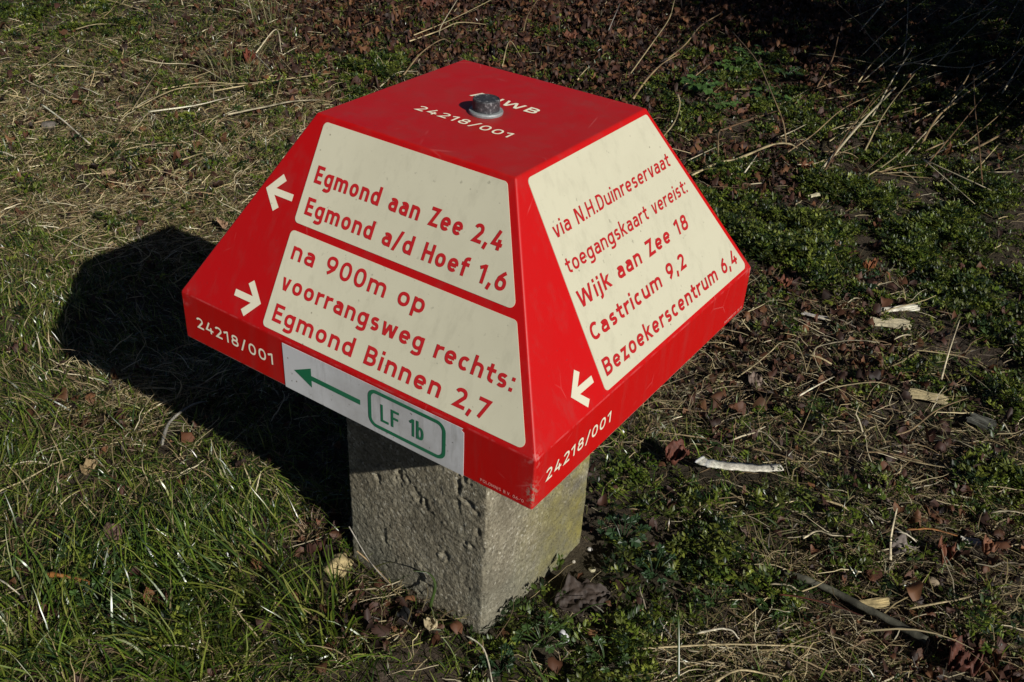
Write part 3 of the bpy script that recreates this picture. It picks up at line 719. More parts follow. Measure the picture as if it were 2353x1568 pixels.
COLR = {'pale': (.58, .50, .33), 'straw': (.46, .37, .20), 'tan': (.30, .21, .11), 'brown': (.16, .095, .05), 'white': (.72, .65, .48), 'grey': (.26, .24, .20), 'orange': (.36, .15, .04), 'dark': (.07, .05, .04), 'bark': (.085, .082, .06), 'green': (.06, .10, .02), 'red': (.16, .05, .03)}
CAMH = -FWD/np.hypot(FWD[0], FWD[1])
def stalk(name, pts, r, col, label, cat, lift=None, taper=.45, flat=1.0, knob=.06, group=None, mat=None, z0=None):
    r = r*1e-3*(.74 if name == 'dry_stalk' and pts[0][1] > 640 else 1.12 if name == 'dry_stalk' else 1); n = len(pts)
    if name == 'dry_stalk' and flat == 1.0: flat = .6
    lift = lift or [0]*n
    zb = r*.8+(.017 if z0 is None else z0)
    P = [at(p[0], p[1], zb+l*1e-3) for p, l in zip(pts, lift)]
    Q = spline(P)
    if lift == [0]*n and len(Q) > 4:               # dry stems never lie dead flat
        s = np.linspace(0, 1, len(Q)); Q[:, 2] += .004*np.sin(s*math.pi)+.0012*rng.normal(size=len(Q)).cumsum()*.3
    s = np.linspace(0, 1, len(Q)); c = np.array(COLR[col])*(1+.15*rng.normal())
    if r > .0024 or name in ('twig', 'fallen_branch', 'white_stem'):
        for q in np.vstack([Q[:-1]+(Q[1:]-Q[:-1])*t for t in (0, .5)]): clear(q[0], q[1], r*1.6+.002); clear(q[0]+.45*.012*CAMH[0], q[1]+.45*.012*CAMH[1], r+.001)
    o0 = Q[0].copy(); V, F = tube_geo(Q-o0, r*(1-taper*s), 7, flat, knob)
    jn = np.where(rng.random(len(Q)) < .16, .55, 1.0)[:, None]
    tt = np.repeat(c[None]*jn*(1+.16*rng.normal(size=(len(Q), 1)))*np.linspace(1.08, .72, len(Q))[:, None], 7, 0)
    o = mesh(name, V, F, mat or M_stalk, smooth=True, tint=np.clip(tt, .005, .85)); o.location = o0
    return tag(o, label, cat, group)
S_ = lambda pts, r, col, label, lift=None, **k: stalk('dry_stalk', pts, r, col, label, 'stalk', lift, **k)
# upper right, in and below the shade
S_([(1874, 406), (1981, 280), (2058, 201)], 3.4, 'pale', 'thick pale split stalk leaning diagonally over moss right of the post, broadest of its neighbours', [0, 40, 60], taper=.3)
S_([(1807, 336), (1799, 280), (1774, 217), (1739, 140), (1683, 73)], 2.2, 'tan', 'arched tan stalk curving up from the herbs behind the right panel', [0, 30, 60, 70, 60])
S_([(2054, 147), (1998, 84), (1977, 56), (1914, 0)], 2.2, 'tan', 'thin tan stem rising to the top edge out of the dark shade', [0, 40, 70, 120], taper=.3)
S_([(2072, 140), (2082, 95), (2087, 0)], 2.2, 'grey', 'upright thin grey stem standing in the dark shade', [0, 60, 160])
S_([(2035, 180), (2016, 90), (1990, 55), (1965, 0)], 1.6, 'brown', 'wiry brown stem bending through the dark shade', [0, 60, 110, 150])
S_([(1860, 124), (1925, 131), (2019, 150), (2068, 175)], 2.2, 'straw', 'straw coloured stem lying along the edge of the dark shade', [10, 12, 8, 0])
S_([(2068, 150), (2096, 145), (2215, 156), (2289, 136)], 2.6, 'pale', 'pale bent stem lying level across the dark shade', [20, 22, 15, 20])
S_([(2110, 347), (2149, 277), (2194, 235), (2299, 158), (2353, 105)], 3.0, 'tan', 'long kinked tan stem running up to the right edge', [0, 30, 40, 60, 80])
S_([(2303, 215), (2330, 170), (2360, 118)], 2.4, 'pale', 'short bright stem at the right edge above the long kinked one', [30, 50, 60])
S_([(2121, 366), (2278, 438)], 2.2, 'pale', 'straight pale straw, upper one of a crossed pair on the moss', [25, 8], taper=.25)
S_([(2121, 366), (2240, 469)], 1.7, 'pale', 'straight pale straw, lower one of a crossed pair on the moss', [25, 8])
S_([(2131, 366), (2177, 343), (2240, 327)], 1.5, 'grey', 'thin grey stem joining the tops of the crossed straws')
S_([(2229, 347), (2271, 326), (2317, 299)], 3.2, 'tan', 'stout knobbly tan stick on the moss near the right edge', [20, 25, 30], taper=.2, knob=.16)
S_([(2257, 424), (2250, 336), (2240, 245), (2238, 175)], 1.8, 'brown', 'thin brown stem standing upright beside the knobbly stick', [0, 40, 80, 110])
S_([(1589, 403), (1648, 375), (1697, 364), (1774, 333), (1813, 331), (1832, 341)], 3.2, 'straw', 'crooked straw coloured root snaking away from the edge of the right panel', [4, 8, 10, 12, 10, 0], taper=.15, knob=.14)
S_([(1557, 217), (1562, 242), (1550, 280), (1526, 312)], 2.6, 'straw', 'wavy pale root hanging by the upper right edge of the cap', [20, 18, 14, 8], taper=.3, knob=.12)
S_([(1529, 140), (1575, 102), (1610, 60), (1662, 28)], 3.0, 'tan', 'ragged tan stem slanting up over brown leaves above the right panel', [0, 30, 50, 60])
S_([(1576, 193), (1634, 145)], 2.2, 'tan', 'short straight tan stem above the wavy pale root', [6, 20])
S_([(1680, 401), (1715, 380), (1765, 368)], 2.0, 'pale', 'short pale straw below the crooked root')
S_([(1708, 401), (1739, 357)], 1.8, 'white', 'short whitish straw crossing the one below the crooked root', [4, 16])
S_([(1655, 300), (1753, 268), (1830, 240)], 2.6, 'brown', 'dark brown twig lying among the green herbs behind the right panel')
S_([(2086, 242), (2170, 231)], 2.2, 'straw', 'short straw coloured stem between the herbs and the long kinked stem', [16, 16])
S_([(1650, 364), (1652, 305), (1668, 297)], 2.2, 'tan', 'small bent root with a knee, standing above the crooked root', [0, 34, 36])
S_([(1893, 348), (1949, 352), (1972, 364)], 2.2, 'tan', 'tan sliver lying under the thick split stalk', [10, 10, 4])
S_([(1940, 330), (1985, 262), (2045, 196)], 1.6, 'brown', 'thin brown stem running alongside the thick split stalk', [10, 40, 60])
S_([(1810, 350), (1868, 310), (1935, 252), (2010, 215)], 1.9, 'tan', 'tan stem left of the thick split stalk', [0, 20, 40, 50])
S_([(1449, 169), (1500, 98), (1537, 44), (1550, 0)], 2.0, 'straw', 'long upright straw rising to the top edge above the cap', [0, 60, 100, 140])
S_([(1455, 227), (1486, 183), (1523, 146), (1561, 125)], 3.0, 'tan', 'bent tan root above the right end of the cap top', [6, 20, 24, 22], knob=.12)
S_([(1398, 71), (1425, 7)], 1.8, 'grey', 'thin grey stalk near the top edge left of the long upright straw', [0, 50])
S_([(1154, 152), (1171, 95), (1198, 132)], 2.0, 'straw', 'straw bent into a narrow peak just above the cap top', [0, 40, 4])
S_([(1327, 183), (1357, 152)], 2.0, 'straw', 'stubby straw among brown leaves above the cap top')
S_([(1203, 71), (1212, 37), (1239, -6)], 2.2, 'tan', 'tan stem reaching the top edge over brown leaves', [0, 26, 60])
S_([(1286, 81), (1285, 50), (1284, -6)], 1.6, 'brown', 'fine brown stem standing straight at the top edge', [0, 30, 80])
S_([(941, 95), (1009, 71), (1056, 52), (1130, 58)], 2.8, 'straw', 'flat straw bundle lying over brown leaves at the top', [6, 14, 20, 10])
S_([(951, 81), (1036, 46), (1137, -4)], 2.0, 'straw', 'straight straw slanting across the flat bundle to the top edge', [8, 20, 40])
S_([(1009, 81), (1015, 58), (1053, -4)], 2.2, 'pale', 'pale straw crossing the flat bundle steeply', [2, 26, 70])
S_([(927, 173), (968, 122), (1015, 91), (1036, 98)], 2.6, 'tan', 'arched orange tan stem left of the top corner of the cap', [4, 26, 36, 26])
S_([(873, 200), (914, 169), (960, 162)], 2.4, 'pale', 'pale curled stem just left of the cap top corner')
# upper left thatch
S_([(94, 240), (140, 276), (208, 333)], 2.2, 'white', 'bright straight straw slanting down the upper left thatch', taper=.2)
S_([(55, 182), (124, 218), (146, 226), (237, 231)], 1.9, 'pale', 'pale straw with a gentle bend above the bright slanting straw')
S_([(52, 182), (114, 146), (175, 97)], 1.7, 'straw', 'straw rising from the left end of the bent pale one')
S_([(317, 136), (374, 149), (455, 156), (536, 200)], 2.2, 'pale', 'long pale straw drooping to the right over the upper left thatch')
S_([(304, 253), (341, 195), (370, 154)], 1.8, 'straw', 'straw leaning up to meet the long drooping one', [0, 16, 20])
S_([(315, 247), (406, 208), (487, 202), (565, 192)], 2.2, 'straw', 'curved straw sweeping right from the foot of the leaning one')
S_([(341, 257), (445, 247), (526, 224)], 2.8, 'white', 'thick whitish straw lying just below the sweeping curved one')
S_([(523, 263), (601, 250), (676, 234), (735, 229)], 4.0, 'pale', 'broad flat reed pointing at the upper left corner of the cap', flat=.45, taper=.2)
S_([(487, 211), (617, 192), (764, 170)], 2.6, 'straw', 'long straw lying level above the broad flat reed')
S_([(372, 205), (470, 193), (560, 195), (690, 176)], 2.0, 'straw', 'wavy straw lying over the level long one')
S_([(179, 201), (227, 218)], 1.8, 'white', 'short white straw scrap near the bent pale one')
S_([(29, 302), (45, 328), (58, 361)], 1.7, 'straw', 'short straw at the left edge above the green grass')
S_([(-5, 348), (36, 361)], 2.2, 'white', 'whitish straw end poking in at the left edge')
S_([(221, -4), (270, 8), (325, 22)], 2.2, 'straw', 'straw at the top edge left of the pale grass tuft')
S_([(175, 68), (223, 60), (273, 57)], 2.6, 'straw', 'flat bundled straw near the green moss in the top left corner')
S_([(572, 112), (595, 136), (621, 162)], 2.2, 'white', 'whitish hooked straw beside red brown leaves at the top left')
S_([(588, 122), (634, 68), (647, 120)], 2.2, 'pale', 'straw folded into a sharp peak at the top left', [2, 40, 4])
S_([(617, 110), (669, 162)], 1.6, 'straw', 'thin straw right of the folded peak')
S_([(650, 169), (640, 205), (632, 240)], 1.6, 'straw', 'thin straw dropping toward the broad flat reed')
S_([(419, 367), (478, 354), (507, 357)], 2.8, 'straw', 'yellow blade of dry grass left of the upper arrow', flat=.4)
S_([(270, 364), (330, 356), (387, 351)], 1.8, 'pale', 'pale straw below the slanting bright one')
S_([(289, 344), (340, 337), (396, 328)], 1.8, 'straw', 'straw lying just above its pale neighbour in the thatch')
# right of the cap, on the bare soil
S_([(2163, 872), (2180, 811), (2205, 736)], 2.0, 'pale', 'straight pale stalk leaning upright over the bare soil on the right', [4, 26, 46])
S_([(1694, 867), (1735, 838), (1771, 808), (1795, 787), (1827, 790), (1844, 818), (1853, 851)], 1.7, 'straw', 'straw bent over in a hook on the soil below the right rim', [0, 10, 22, 30, 28, 16, 2])
S_([(1849, 815), (1911, 837)], 4.0, 'straw', 'broad flat tan strip of reed right of the hooked straw', flat=.4, taper=.3)
S_([(1869, 818), (1879, 801), (1949, 787), (2020, 790)], 2.0, 'pale', 'pale straw curved at its left end beside the broad reed strip')
S_([(2054, 780), (2093, 771)], 2.4, 'pale', 'short pale straw piece under the shredded wood')
S_([(2089, 804), (2180, 820), (2226, 826)], 2.0, 'straw', 'straw passing behind the leaning pale stalk')
S_([(2058, 1000), (2096, 986), (2156, 941), (2226, 914)], 2.2, 'tan', 'crooked tan stem across the dark soil patch on the right', [2, 8, 14, 10])
S_([(1981, 1039), (2050, 1049), (2120, 1061)], 2.2, 'tan', 'straight tan stalk below the dark soil patch')
S_([(1837, 909), (1879, 888), (1918, 864)], 2.2, 'white', 'forked whitish straw below the broad reed strip')
S_([(1893, 897), (1934, 891), (2010, 884), (2061, 897), (2110, 926)], 1.8, 'straw', 'long curved straw lying left of the crooked tan stem')
S_([(1683, 1011), (1720, 1001), (1746, 995), (1770, 1010), (1795, 1034)], 2.2, 'pale', 'pale arched straw above the white peeled stem')
S_([(2240, 1118), (2290, 1124), (2353, 1130)], 1.9, 'straw', 'straw running out at the right edge beside the soil patch')
S_([(1721, 1030), (1804, 1057), (1880, 1100)], 1.9, 'tan', 'thin tan stem passing right of the white peeled stem', taper=.2)
S_([(1975, 1020), (2080, 1062), (2189, 1078)], 2.2, 'straw', 'smooth straw arching left of the right edge below the tan stalk')
S_([(1872, 1147), (1952, 1172)], 3.0, 'straw', 'stubby pale tan stalk on brown litter, lower right', taper=.2)
S_([(2046, 1287), (2048, 1230), (2061, 1168)], 2.2, 'pale', 'short upright pale stalk beside the grey crumpled leaf', [2, 16, 28])
S_([(1845, 1238), (1876, 1226), (1912, 1236), (1960, 1234)], 2.0, 'pale', 'wavy pale straw left of the short upright stalk')
S_([(2057, 1222), (2106, 1246)], 2.0, 'white', 'whitish straw scrap above the grey crumpled leaf')
S_([(2084, 1217), (2140, 1222), (2200, 1231)], 2.2, 'orange', 'orange tinted stem right of the short upright stalk')
S_([(1601, 1455), (1669, 1452), (1700, 1468)], 2.0, 'white', 'bright white straw bent at its right end, bottom right')
S_([(1465, 1492), (1608, 1486), (1729, 1486), (1865, 1490), (1886, 1508)], 1.9, 'straw', 'long level straw along the bottom of the picture')
S_([(2087, 1400), (2200, 1385), (2268, 1362)], 2.0, 'straw', 'straw rising to the right above the fallen branch')
S_([(1789, 1366), (1842, 1373), (1918, 1392), (1985, 1417)], 1.7, 'red', 'reddish thin stem lying across the fallen branch', [2, 4, 12, 12])
S_([(2276, 1179), (2353, 1182)], 2.0, 'pale', 'pale straw at the right edge beside green moss')
S_([(1767, 1342), (1810, 1350), (1850, 1364)], 2.0, 'pale', 'pale straw near the thin end of the fallen branch')
S_([(1640, 1568), (1700, 1540), (1790, 1556)], 2.4, 'straw', 'bowed straw at the bottom edge right of the herbs', [0, 10, 0])
# by the post and lower left
S_([(820, 1266), (858, 1300), (903, 1348)], 1.5, 'tan', 'tan stalk leaning on the left face of the post', [34, 18, 0])
S_([(802, 1210), (850, 1290), (894, 1342)], 1.1, 'grey', 'thin grey stalk leaning on the left post face beside the tan one', [58, 26, 0])
S_([(1070, 1461), (1103, 1487), (1120, 1520), (1132, 1570)], 1.3, 'white', 'whitish straw curving down in front of the post foot', taper=.3)
S_([(917, 1463), (945, 1512), (930, 1520)], 1.2, 'straw', 'bent straw in the grass left of the post foot')
S_([(373, 1484), (410, 1487), (455, 1491)], 1.5, 'pale', 'pale dead blade on the grass at the bottom left', flat=.5)
S_([(-4, 1330), (20, 1348), (44, 1362)], 1.6, 'white', 'whitish blade at the left edge of the lower grass')
stalk('twig', [(106, 1320), (151, 1331), (208, 1341)], 2.6, 'orange', 'short orange brown twig lying on the grass, lower left', 'twig', z0=.016, taper=.25, knob=.12)
stalk('twig', [(372, 1022), (390, 978), (439, 936), (473, 922)], 2.6, 'grey', 'grey twig reaching out of the shadow of the cap on the left', 'twig', taper=.5, z0=.012, knob=.1)
# the fallen branch with its stub
br = stalk('fallen_branch', [(1801, 1317), (1842, 1332), (1906, 1362), (1974, 1400), (2053, 1438), (2128, 1477)], 3.7, 'bark', 'fallen grey branch lying in the litter, lower right', 'branch', taper=-.35, knob=.09, mat=M_wood, z0=.010)
COLR['bleached'] = (.85, .80, .66)
stalk('white_stem', [(1605, 1056), (1625, 1066), (1669, 1076), (1740, 1080), (1796, 1075)], 9.5, 'bleached', 'broad white peeled stem lying on grass right of the post', 'stem', taper=.25, flat=.22, knob=.10, z0=.016)
# green arching blades
def blade(pts, r, lift, label): stalk('grass_blade', pts, r, 'green', label, 'grass blade', lift, taper=.6, flat=.25, knob=.02, mat=M_grass)
blade([(1259, 1572), (1226, 1526), (1220, 1494), (1269, 1451), (1350, 1396), (1399, 1386)], 1.6, [0, 14, 26, 34, 30, 20], 'long green blade arching in front of the right post face')
blade([(1559, 1572), (1559, 1434), (1552, 1411), (1510, 1388), (1465, 1370)], 1.5, [0, 40, 44, 36, 26], 'long green blade bent sharply over at the bottom right of the post')
blade([(988, 1395), (1000, 1345), (985, 1318), (950, 1312)], 2.0, [4, 26, 40, 46], 'broad green blade curling against the left post face')
blade([(560, 1290), (470, 1215), (392, 1170), (340, 1145)], 1.6, [10, 30, 36, 34], 'long green blade leaning left across the lower grass')
blade([(700, 1420), (640, 1330), (560, 1250), (470, 1190)], 1.8, [6, 30, 44, 48], 'long green blade arching left from the tuft beside the post')
blade([(290, 990), (250, 950), (230, 915)], 1.5, [4, 26, 40], 'single blade catching the sun inside the shadow of the cap')

# dead leaves, chips, stones
def leaf(name, u, v, size, col, label, cat='leaf', curl=1.0, asp=.7, az=0.0, tiltx=.3, lobes=0, z=.010, crumple=.16, mat=None):
    na, nb = (33, 25) if size > .024 else (21, 15); c0 = at(u, v, z); V = []
    ph = rng.uniform(0, 6, 6)
    for a in range(na):
        p = a/(na-1)*2-1; w = max(.05, (1-abs(p)**2.2))**.6*(1-.25*p)
        if lobes: w *= 1-.35*abs(math.sin(p*lobes*1.6+ph[0]))
        for b in range(nb):
            q = (b/(nb-1)*2-1); x = p*size; y = q*w*size*asp
            zz = size*(curl*.35*q*q*w*w+.28*curl*math.sin(p*1.7+ph[1])*p+crumple*math.sin(p*7+q*4+ph[2])*abs(q)+crumple*.7*math.sin(q*9-p*5+ph[3])) - .05*size*(1-abs(q))
            zz += size*crumple*1.1*float(vnoise(np.array(x*170+ph[4]*9), np.array(y*170+ph[5]*7), 5))+size*(.04+crumple*.5)*float(vnoise(np.array(x*420+ph[4]*9), np.array(y*420), 6))
            V.append((x*(1+.12*crumple*math.sin(q*11+ph[1])), y, zz+y*tiltx))
    V = np.array(V); c, s = math.cos(az), math.sin(az); X = V[:, 0]*c-V[:, 1]*s; Y = V[:, 0]*s+V[:, 1]*c; V = np.stack([X, Y, V[:, 2]-V[:, 2].min()*.7], -1)
    F = [(a*nb+b, (a+1)*nb+b, (a+1)*nb+b+1, a*nb+b+1) for a in range(na-1) for b in range(nb-1)]
    t = np.array(col)[None]*(1+.16*rng.normal(size=(len(V), 1))); t[np.arange(na)*nb+nb//2] *= .8
    clear(c0[0], c0[1], size*.9); clear(c0[0]+CAMH[0]*.012, c0[1]+CAMH[1]*.012, size*.7)
    o = mesh(name, V, F, mat or M_leaf, smooth=True, tint=np.clip(t, .005, .8)); o.location = c0
    m = o.modifiers.new('thickness', 'SOLIDIFY'); m.thickness = .0005
    return tag(o, label, cat)
leaf('crumpled_leaf', 1340, 1378, .032, (.052, .038, .030), 'large crumpled grey brown leaf at the right foot of the post', curl=.35, asp=.8, az=-.7, tiltx=.22, crumple=.055, lobes=3, z=.008)
leaf('dead_leaf', 1556, 1056, .019, (.13, .045, .028), 'curled red brown leaf at the left end of the white peeled stem', curl=2.2, asp=.7, az=-.4, crumple=.2)
leaf('dead_leaf', 2072, 1270, .016, (.17, .14, .12), 'grey crumpled leaf right of the fallen branch tip', curl=1.4, asp=.6, az=-.9)
leaf('dead_leaf', 1703, 1226, .009, (.13, .09, .07), 'small brown leaf standing in moss left of the fallen branch', curl=1.0, asp=.8, az=1.2, tiltx=.9)
leaf('dead_leaf', 2168, 1275, .014, (.17, .06, .03), 'crumpled red brown leaf near the right edge, lower right', curl=2.0, asp=.7, az=.3, crumple=.28)
leaf('dead_leaf', 2212, 1536, .022, (.10, .035, .022), 'wrinkled dark red leaf in the bottom right corner', curl=1.2, asp=.7, az=-.5, crumple=.3)
leaf('dead_leaf', 2272, 1262, .012, (.19, .08, .04), 'orange brown leaf scrap at the right edge', curl=1.8, asp=.7, az=-.2, crumple=.26)
leaf('dead_leaf', 1858, 392, .020, (.15, .055, .022), 'curled orange brown leaf beneath the thick split stalk', curl=1.8, asp=.4, az=-.9)
leaf('dead_leaf', 264, 1230, .011, (.12, .07, .055), 'small brown leaf sitting on the lower left grass', curl=1.0, asp=.8, az=.4, tiltx=.8, z=.022)
leaf('dead_leaf', 394, 1240, .010, (.22, .13, .07), 'small curled tan leaf right of the brown one on the grass', curl=2.0, asp=.6, az=.9, z=.018)
leaf('dead_leaf', 208, 1078, .013, (.28, .20, .10), 'tan dried leaf on the grass below the shadow of the cap', curl=1.4, asp=.6, az=.2, z=.016)
leaf('dead_leaf', 250, 402, .016, (.27, .18, .10), 'flat tan leaf in the thatch left of the upper arrow', curl=.5, asp=.5, az=-.5)
leaf('dead_leaf', 512, 520, .017, (.32, .20, .12), 'pale pinkish leaf at the left edge of the cap above its shadow', curl=1.3, asp=.6, az=.9, tiltx=.7)
leaf('dead_leaf', 1310, 88, .028, (.13, .045, .022), 'broad red brown leaf lying above the cap top', curl=.8, asp=.5, az=-.6)
leaf('dead_leaf', 985, 15, .030, (.13, .045, .028), 'folded red brown leaf at the top edge', curl=1.5, asp=.6, az=-.6)
leaf('dead_leaf', 575, 140, .026, (.17, .045, .024), 'bright red brown leaf cluster beside the hooked straw', curl=1.8, asp=.7, az=.4, crumple=.3, lobes=2)
leaf('dead_leaf', 1995, 622, .018, (.20, .07, .025), 'ragged orange brown leaf on the moss right of the cap', curl=2, asp=.6, az=-.5, crumple=.3, lobes=2)
leaf('dead_leaf', 1800, 660, .016, (.16, .055, .03), 'twisted red brown leaf beside the right corner of the cap', curl=2, asp=.5, az=-.6, crumple=.3)
leaf('dead_leaf', 1735, 880, .016, (.19, .14, .11), 'greyish tan leaf lying flat below the right rim', curl=.5, asp=.7, az=.2)
leaf('dead_leaf', 990, 1437, .0085, (.45, .37, .22), 'pale yellow leaf scrap in the dry grass left of the post foot', curl=1.2, asp=.8, az=.6, z=.012)

def chip(u, v, L, Wd, Tk, az, col, label, z=.010, tilt=0.0, name='wood_chip', cat='wood chip'):
    """split, fibrous piece of stem: long slats of uneven length"""
    c0 = at(u, v, z); V = []; F = []; T = []
    ns = max(2, int(Wd/.0022)); ys = np.linspace(-Wd/2, Wd/2, ns+1)
    for k in range(ns):
        x0 = -L/2+L*.14*rng.random(); x1 = L/2-L*.18*rng.random(); h = Tk*(.7+.5*rng.random()); n0 = len(V); y0, y1 = ys[k], ys[k+1]-.0002
        m = 5
        for i in range(m+1):
            x = x0+(x1-x0)*i/m; b = .25*Tk*math.sin(i*1.1+k)
            V += [(x, y0, b), (x, y1, b), (x, y1-.0002, b+h), (x, y0+.0002, b+h)]
            T += [np.array(col)*(.75+.5*rng.random())]*4
        for i in range(m):
            a = n0+4*i
            for q in range(4): F.append((a+q, a+(q+1) % 4, a+4+(q+1) % 4, a+4+q))
        F += [(n0, n0+3, n0+2, n0+1), tuple(n0+4*m+q for q in range(4))]
    V = np.array(V); c, s = math.cos(az), math.sin(az)
    V[:, 2] += V[:, 0]*math.tan(tilt)
    V = np.stack([V[:, 0]*c-V[:, 1]*s, V[:, 0]*s+V[:, 1]*c, V[:, 2]], -1)
    for t in np.linspace(-.45, .45, 9): clear(c0[0]+c*L*t, c0[1]+s*L*t, Wd*.6+.002); clear(c0[0]+c*L*t+CAMH[0]*.01, c0[1]+s*L*t+CAMH[1]*.01, Wd*.5)
    o = mesh(name, V, F, M_wood, tint=np.clip(np.array(T), .01, .8)); o.location = c0
    return tag(o, label, cat)
AZX = math.atan2(RGT[1], RGT[0])      # ground heading of the picture's rightward direction
chip(1938, 415, .075, .012, .004, AZX+.62, (.62, .56, .40), 'pale split chip of stem lying on moss below the thick split stalk')
chip(1872, 450, .040, .011, .004, AZX+.55, (.60, .54, .36), 'shorter pale chip just left of the pale split chip')
chip(2068, 712, .075, .012, .005, AZX+.22, (.68, .64, .52), 'long white chip on top of the shredded wood, right side')
chip(2045, 745, .070, .026, .005, AZX-.12, (.50, .44, .30), 'wide shredded piece of wood under the long white chip')
chip(1932, 658, .055, .006, .004, AZX+.95, (.36, .30, .22), 'narrow grey brown chip standing steeply left of the shredded wood')
chip(1865, 645, .060, .009, .004, AZX+.5, (.46, .38, .26), 'tan chip right of the cap corner')
chip(1838, 765, .034, .007, .004, AZX+1.3, (.42, .34, .22), 'short upright tan chip on soil below the right rim', tilt=.3)
chip(1875, 728, .052, .008, .003, AZX-.35, (.45, .42, .38), 'grey chip left of the shredded wood', z=.008)
chip(2133, 915, .060, .018, .006, AZX-.22, (.42, .35, .20), 'ribbed tan chunk of stem beside the dark soil patch')
chip(2255, 972, .040, .026, .004, AZX-.7, (.12, .12, .10), 'dark grey square chip of wood near the right edge')
chip(2232, 1246, .026, .010, .003, AZX-.25, (.55, .52, .45), 'light grey frayed chip lying near the right edge')
chip(2008, 1389, .040, .012, .004, AZX+.15, (.50, .40, .20), 'yellowish frayed chip beside the fallen branch')
def stone(u, v, r, sq, col, label, z=0.0, name='pebble', cat='pebble', sub=3, rough=.12):
    import bmesh
    bm = bmesh.new(); bmesh.ops.create_icosphere(bm, subdivisions=sub, radius=1)
    sd_ = rng.uniform(0, 50)
    for q in bm.verts:
        p = np.array(q.co); n = 1+rough*float(vnoise(np.array(p[0]*1.6+sd_), np.array(p[1]*1.6+p[2]*1.3), 3))+rough*.5*float(vnoise(np.array(p[0]*4+sd_), np.array(p[2]*4+p[1]*3), 4))
        q.co = p*n*np.array([r, r*.85, r*sq])
    me = bpy.data.meshes.new(name); bm.to_mesh(me); nv = len(me.vertices); bm.free(); me.materials.append(M_stone)
    a = me.color_attributes.new('tint', 'FLOAT_COLOR', 'POINT'); c = np.ones((nv, 4)); c[:, :3] = np.clip(np.array(col)*(1+.06*rng.normal(size=(nv, 1))), .01, .85); a.data.foreach_set('color', c.ravel())
    me.polygons.foreach_set('use_smooth', np.ones(len(me.polygons), bool))
    p = at(u, v, z); clear(p[0], p[1], r*1.2); clear(p[0]+CAMH[0]*(r+.006), p[1]+CAMH[1]*(r+.006), r)
    o = bpy.data.objects.new(name, me); COL.objects.link(o); o.location = p; o.rotation_euler = (0, 0, rng.uniform(0, 3)); return tag(o, label, cat)
stone(778, 1300, .0170, .72, (.42, .335, .17), 'rounded yellowish stone half buried in grass at the left foot of the post', .005, 'stone', 'stone', 4, .24)
stone(1355, 1263, .0036, .7, (.60, .57, .52), 'small white pebble on bare sand at the far right foot of the post', .002)
stone(1360, 1309, .0045, .6, (.46, .42, .27), 'yellowish pebble on bare sand above the crumpled grey brown leaf', .002)
stone(1318, 1291, .0026, .7, (.5, .46, .38), 'tiny pale pebble against the right post face', .001)
stone(1259, 1426, .0058, .7, (.62, .57, .45), 'chalky white pebble in front of the crumpled grey brown leaf', .004)
stone(2144, 1339, .0075, .75, (.34, .27, .18), 'round tan pebble in the litter above the fallen branch', .006)
stone(113, 288, .019, .5, (.16, .14, .12), 'dark grey pebble lying in the upper left thatch', .006)
stone(1360, 1452, .0072, .6, (.24, .12, .055), 'smooth orange brown nutshell beside the snail shell', .005, 'nutshell', 'nutshell', 3, .06)
# empty snail shell: a coiled white tube with a dark mouth
def snail():
    t = np.linspace(0, 4.2*math.pi, 70); r = .0058*np.exp(-.17*(t)); rad = r*.62
    P = np.stack([r*np.cos(t)*.95, r*np.sin(t)*.95, .0045*(1-np.exp(-.17*t))], -1)
    V, F = tube_geo(P, rad, 12)
    F = F[:-2]
    c0 = at(1296, 1466, .008); clear(c0[0], c0[1], .012); clear(c0[0]+CAMH[0]*.014, c0[1]+CAMH[1]*.014, .010)
    o = mesh('snail_shell', V, F, M_stone, smooth=True, tint=np.full((len(V), 3), .72)); o.location = c0; o.rotation_euler = (R(50), R(-25), R(60))
    m = o.modifiers.new('thickness', 'SOLIDIFY'); m.thickness = .0004
    tag(o, 'tiny empty white snail shell near the right foot of the post', 'snail shell')
snail()
# single herb plants with lobed leaves
def herb(u, v, size, nl, col, label, kind='lobed'):
    c0 = at(u, v, 0); clear(c0[0], c0[1], size*.8); r = empty('herb_plant', c0); tag(r, label, 'plant')
    V = []; F = []; T = []; SV = []; SF = []
    for k in range(nl):
        a = k*2.4+rng.uniform(-.4, .4); L = size*rng.uniform(.55, 1.1); hh = size*rng.uniform(.3, .6)+.008
        tip = np.array([math.cos(a)*L, math.sin(a)*L, hh+.004]); mid = tip*.5+np.array([0, 0, .25*hh])
        sv, sf = tube_geo(spline([np.zeros(3), mid, tip], 4), .0007, 5); n0 = len(SV); SV += list(sv); SF += [tuple(j+n0 for j in f) for f in sf]
        nlobe = 7 if kind == 'lobed' else 5
        cc = np.array(col)*(1+.25*rng.normal())
        ls = size*rng.uniform(.28, .42); tl = rng.uniform(-.5, .3)
        # toothed leaf as a fan round its stalk end
        ring = []; nn = nlobe*4
        for j in range(nn):
            b = a+(-2.6+5.2*j/(nn-1)); rr = ls*(1.0-.38*abs(math.sin(j/(nn-1)*math.pi*nlobe/1.0)) if kind == 'lobed' else 1-.08*(j % 2))*(.75+.25*math.cos(b-a))
            ring.append(tip+np.array([math.cos(b)*rr, math.sin(b)*rr, math.cos(b-a)*rr*tl+.22*ls*math.sin(j*1.3)*.5]))
        n0 = len(V); V += [tip+np.array([0, 0, -.0012])]+ring; T += [cc*.8]+[cc*(1+.12*rng.normal()) for _ in ring]
        F += [(n0, n0+1+j, n0+2+j) for j in range(nn-1)]
    mesh('leaves', V, F, M_moss, r, tint=np.clip(np.array(T), .006, .5))
    mesh('stems', SV, SF, M_moss, r, tint=np.tile(np.array(col)*.8, (len(SV), 1)))
    return r
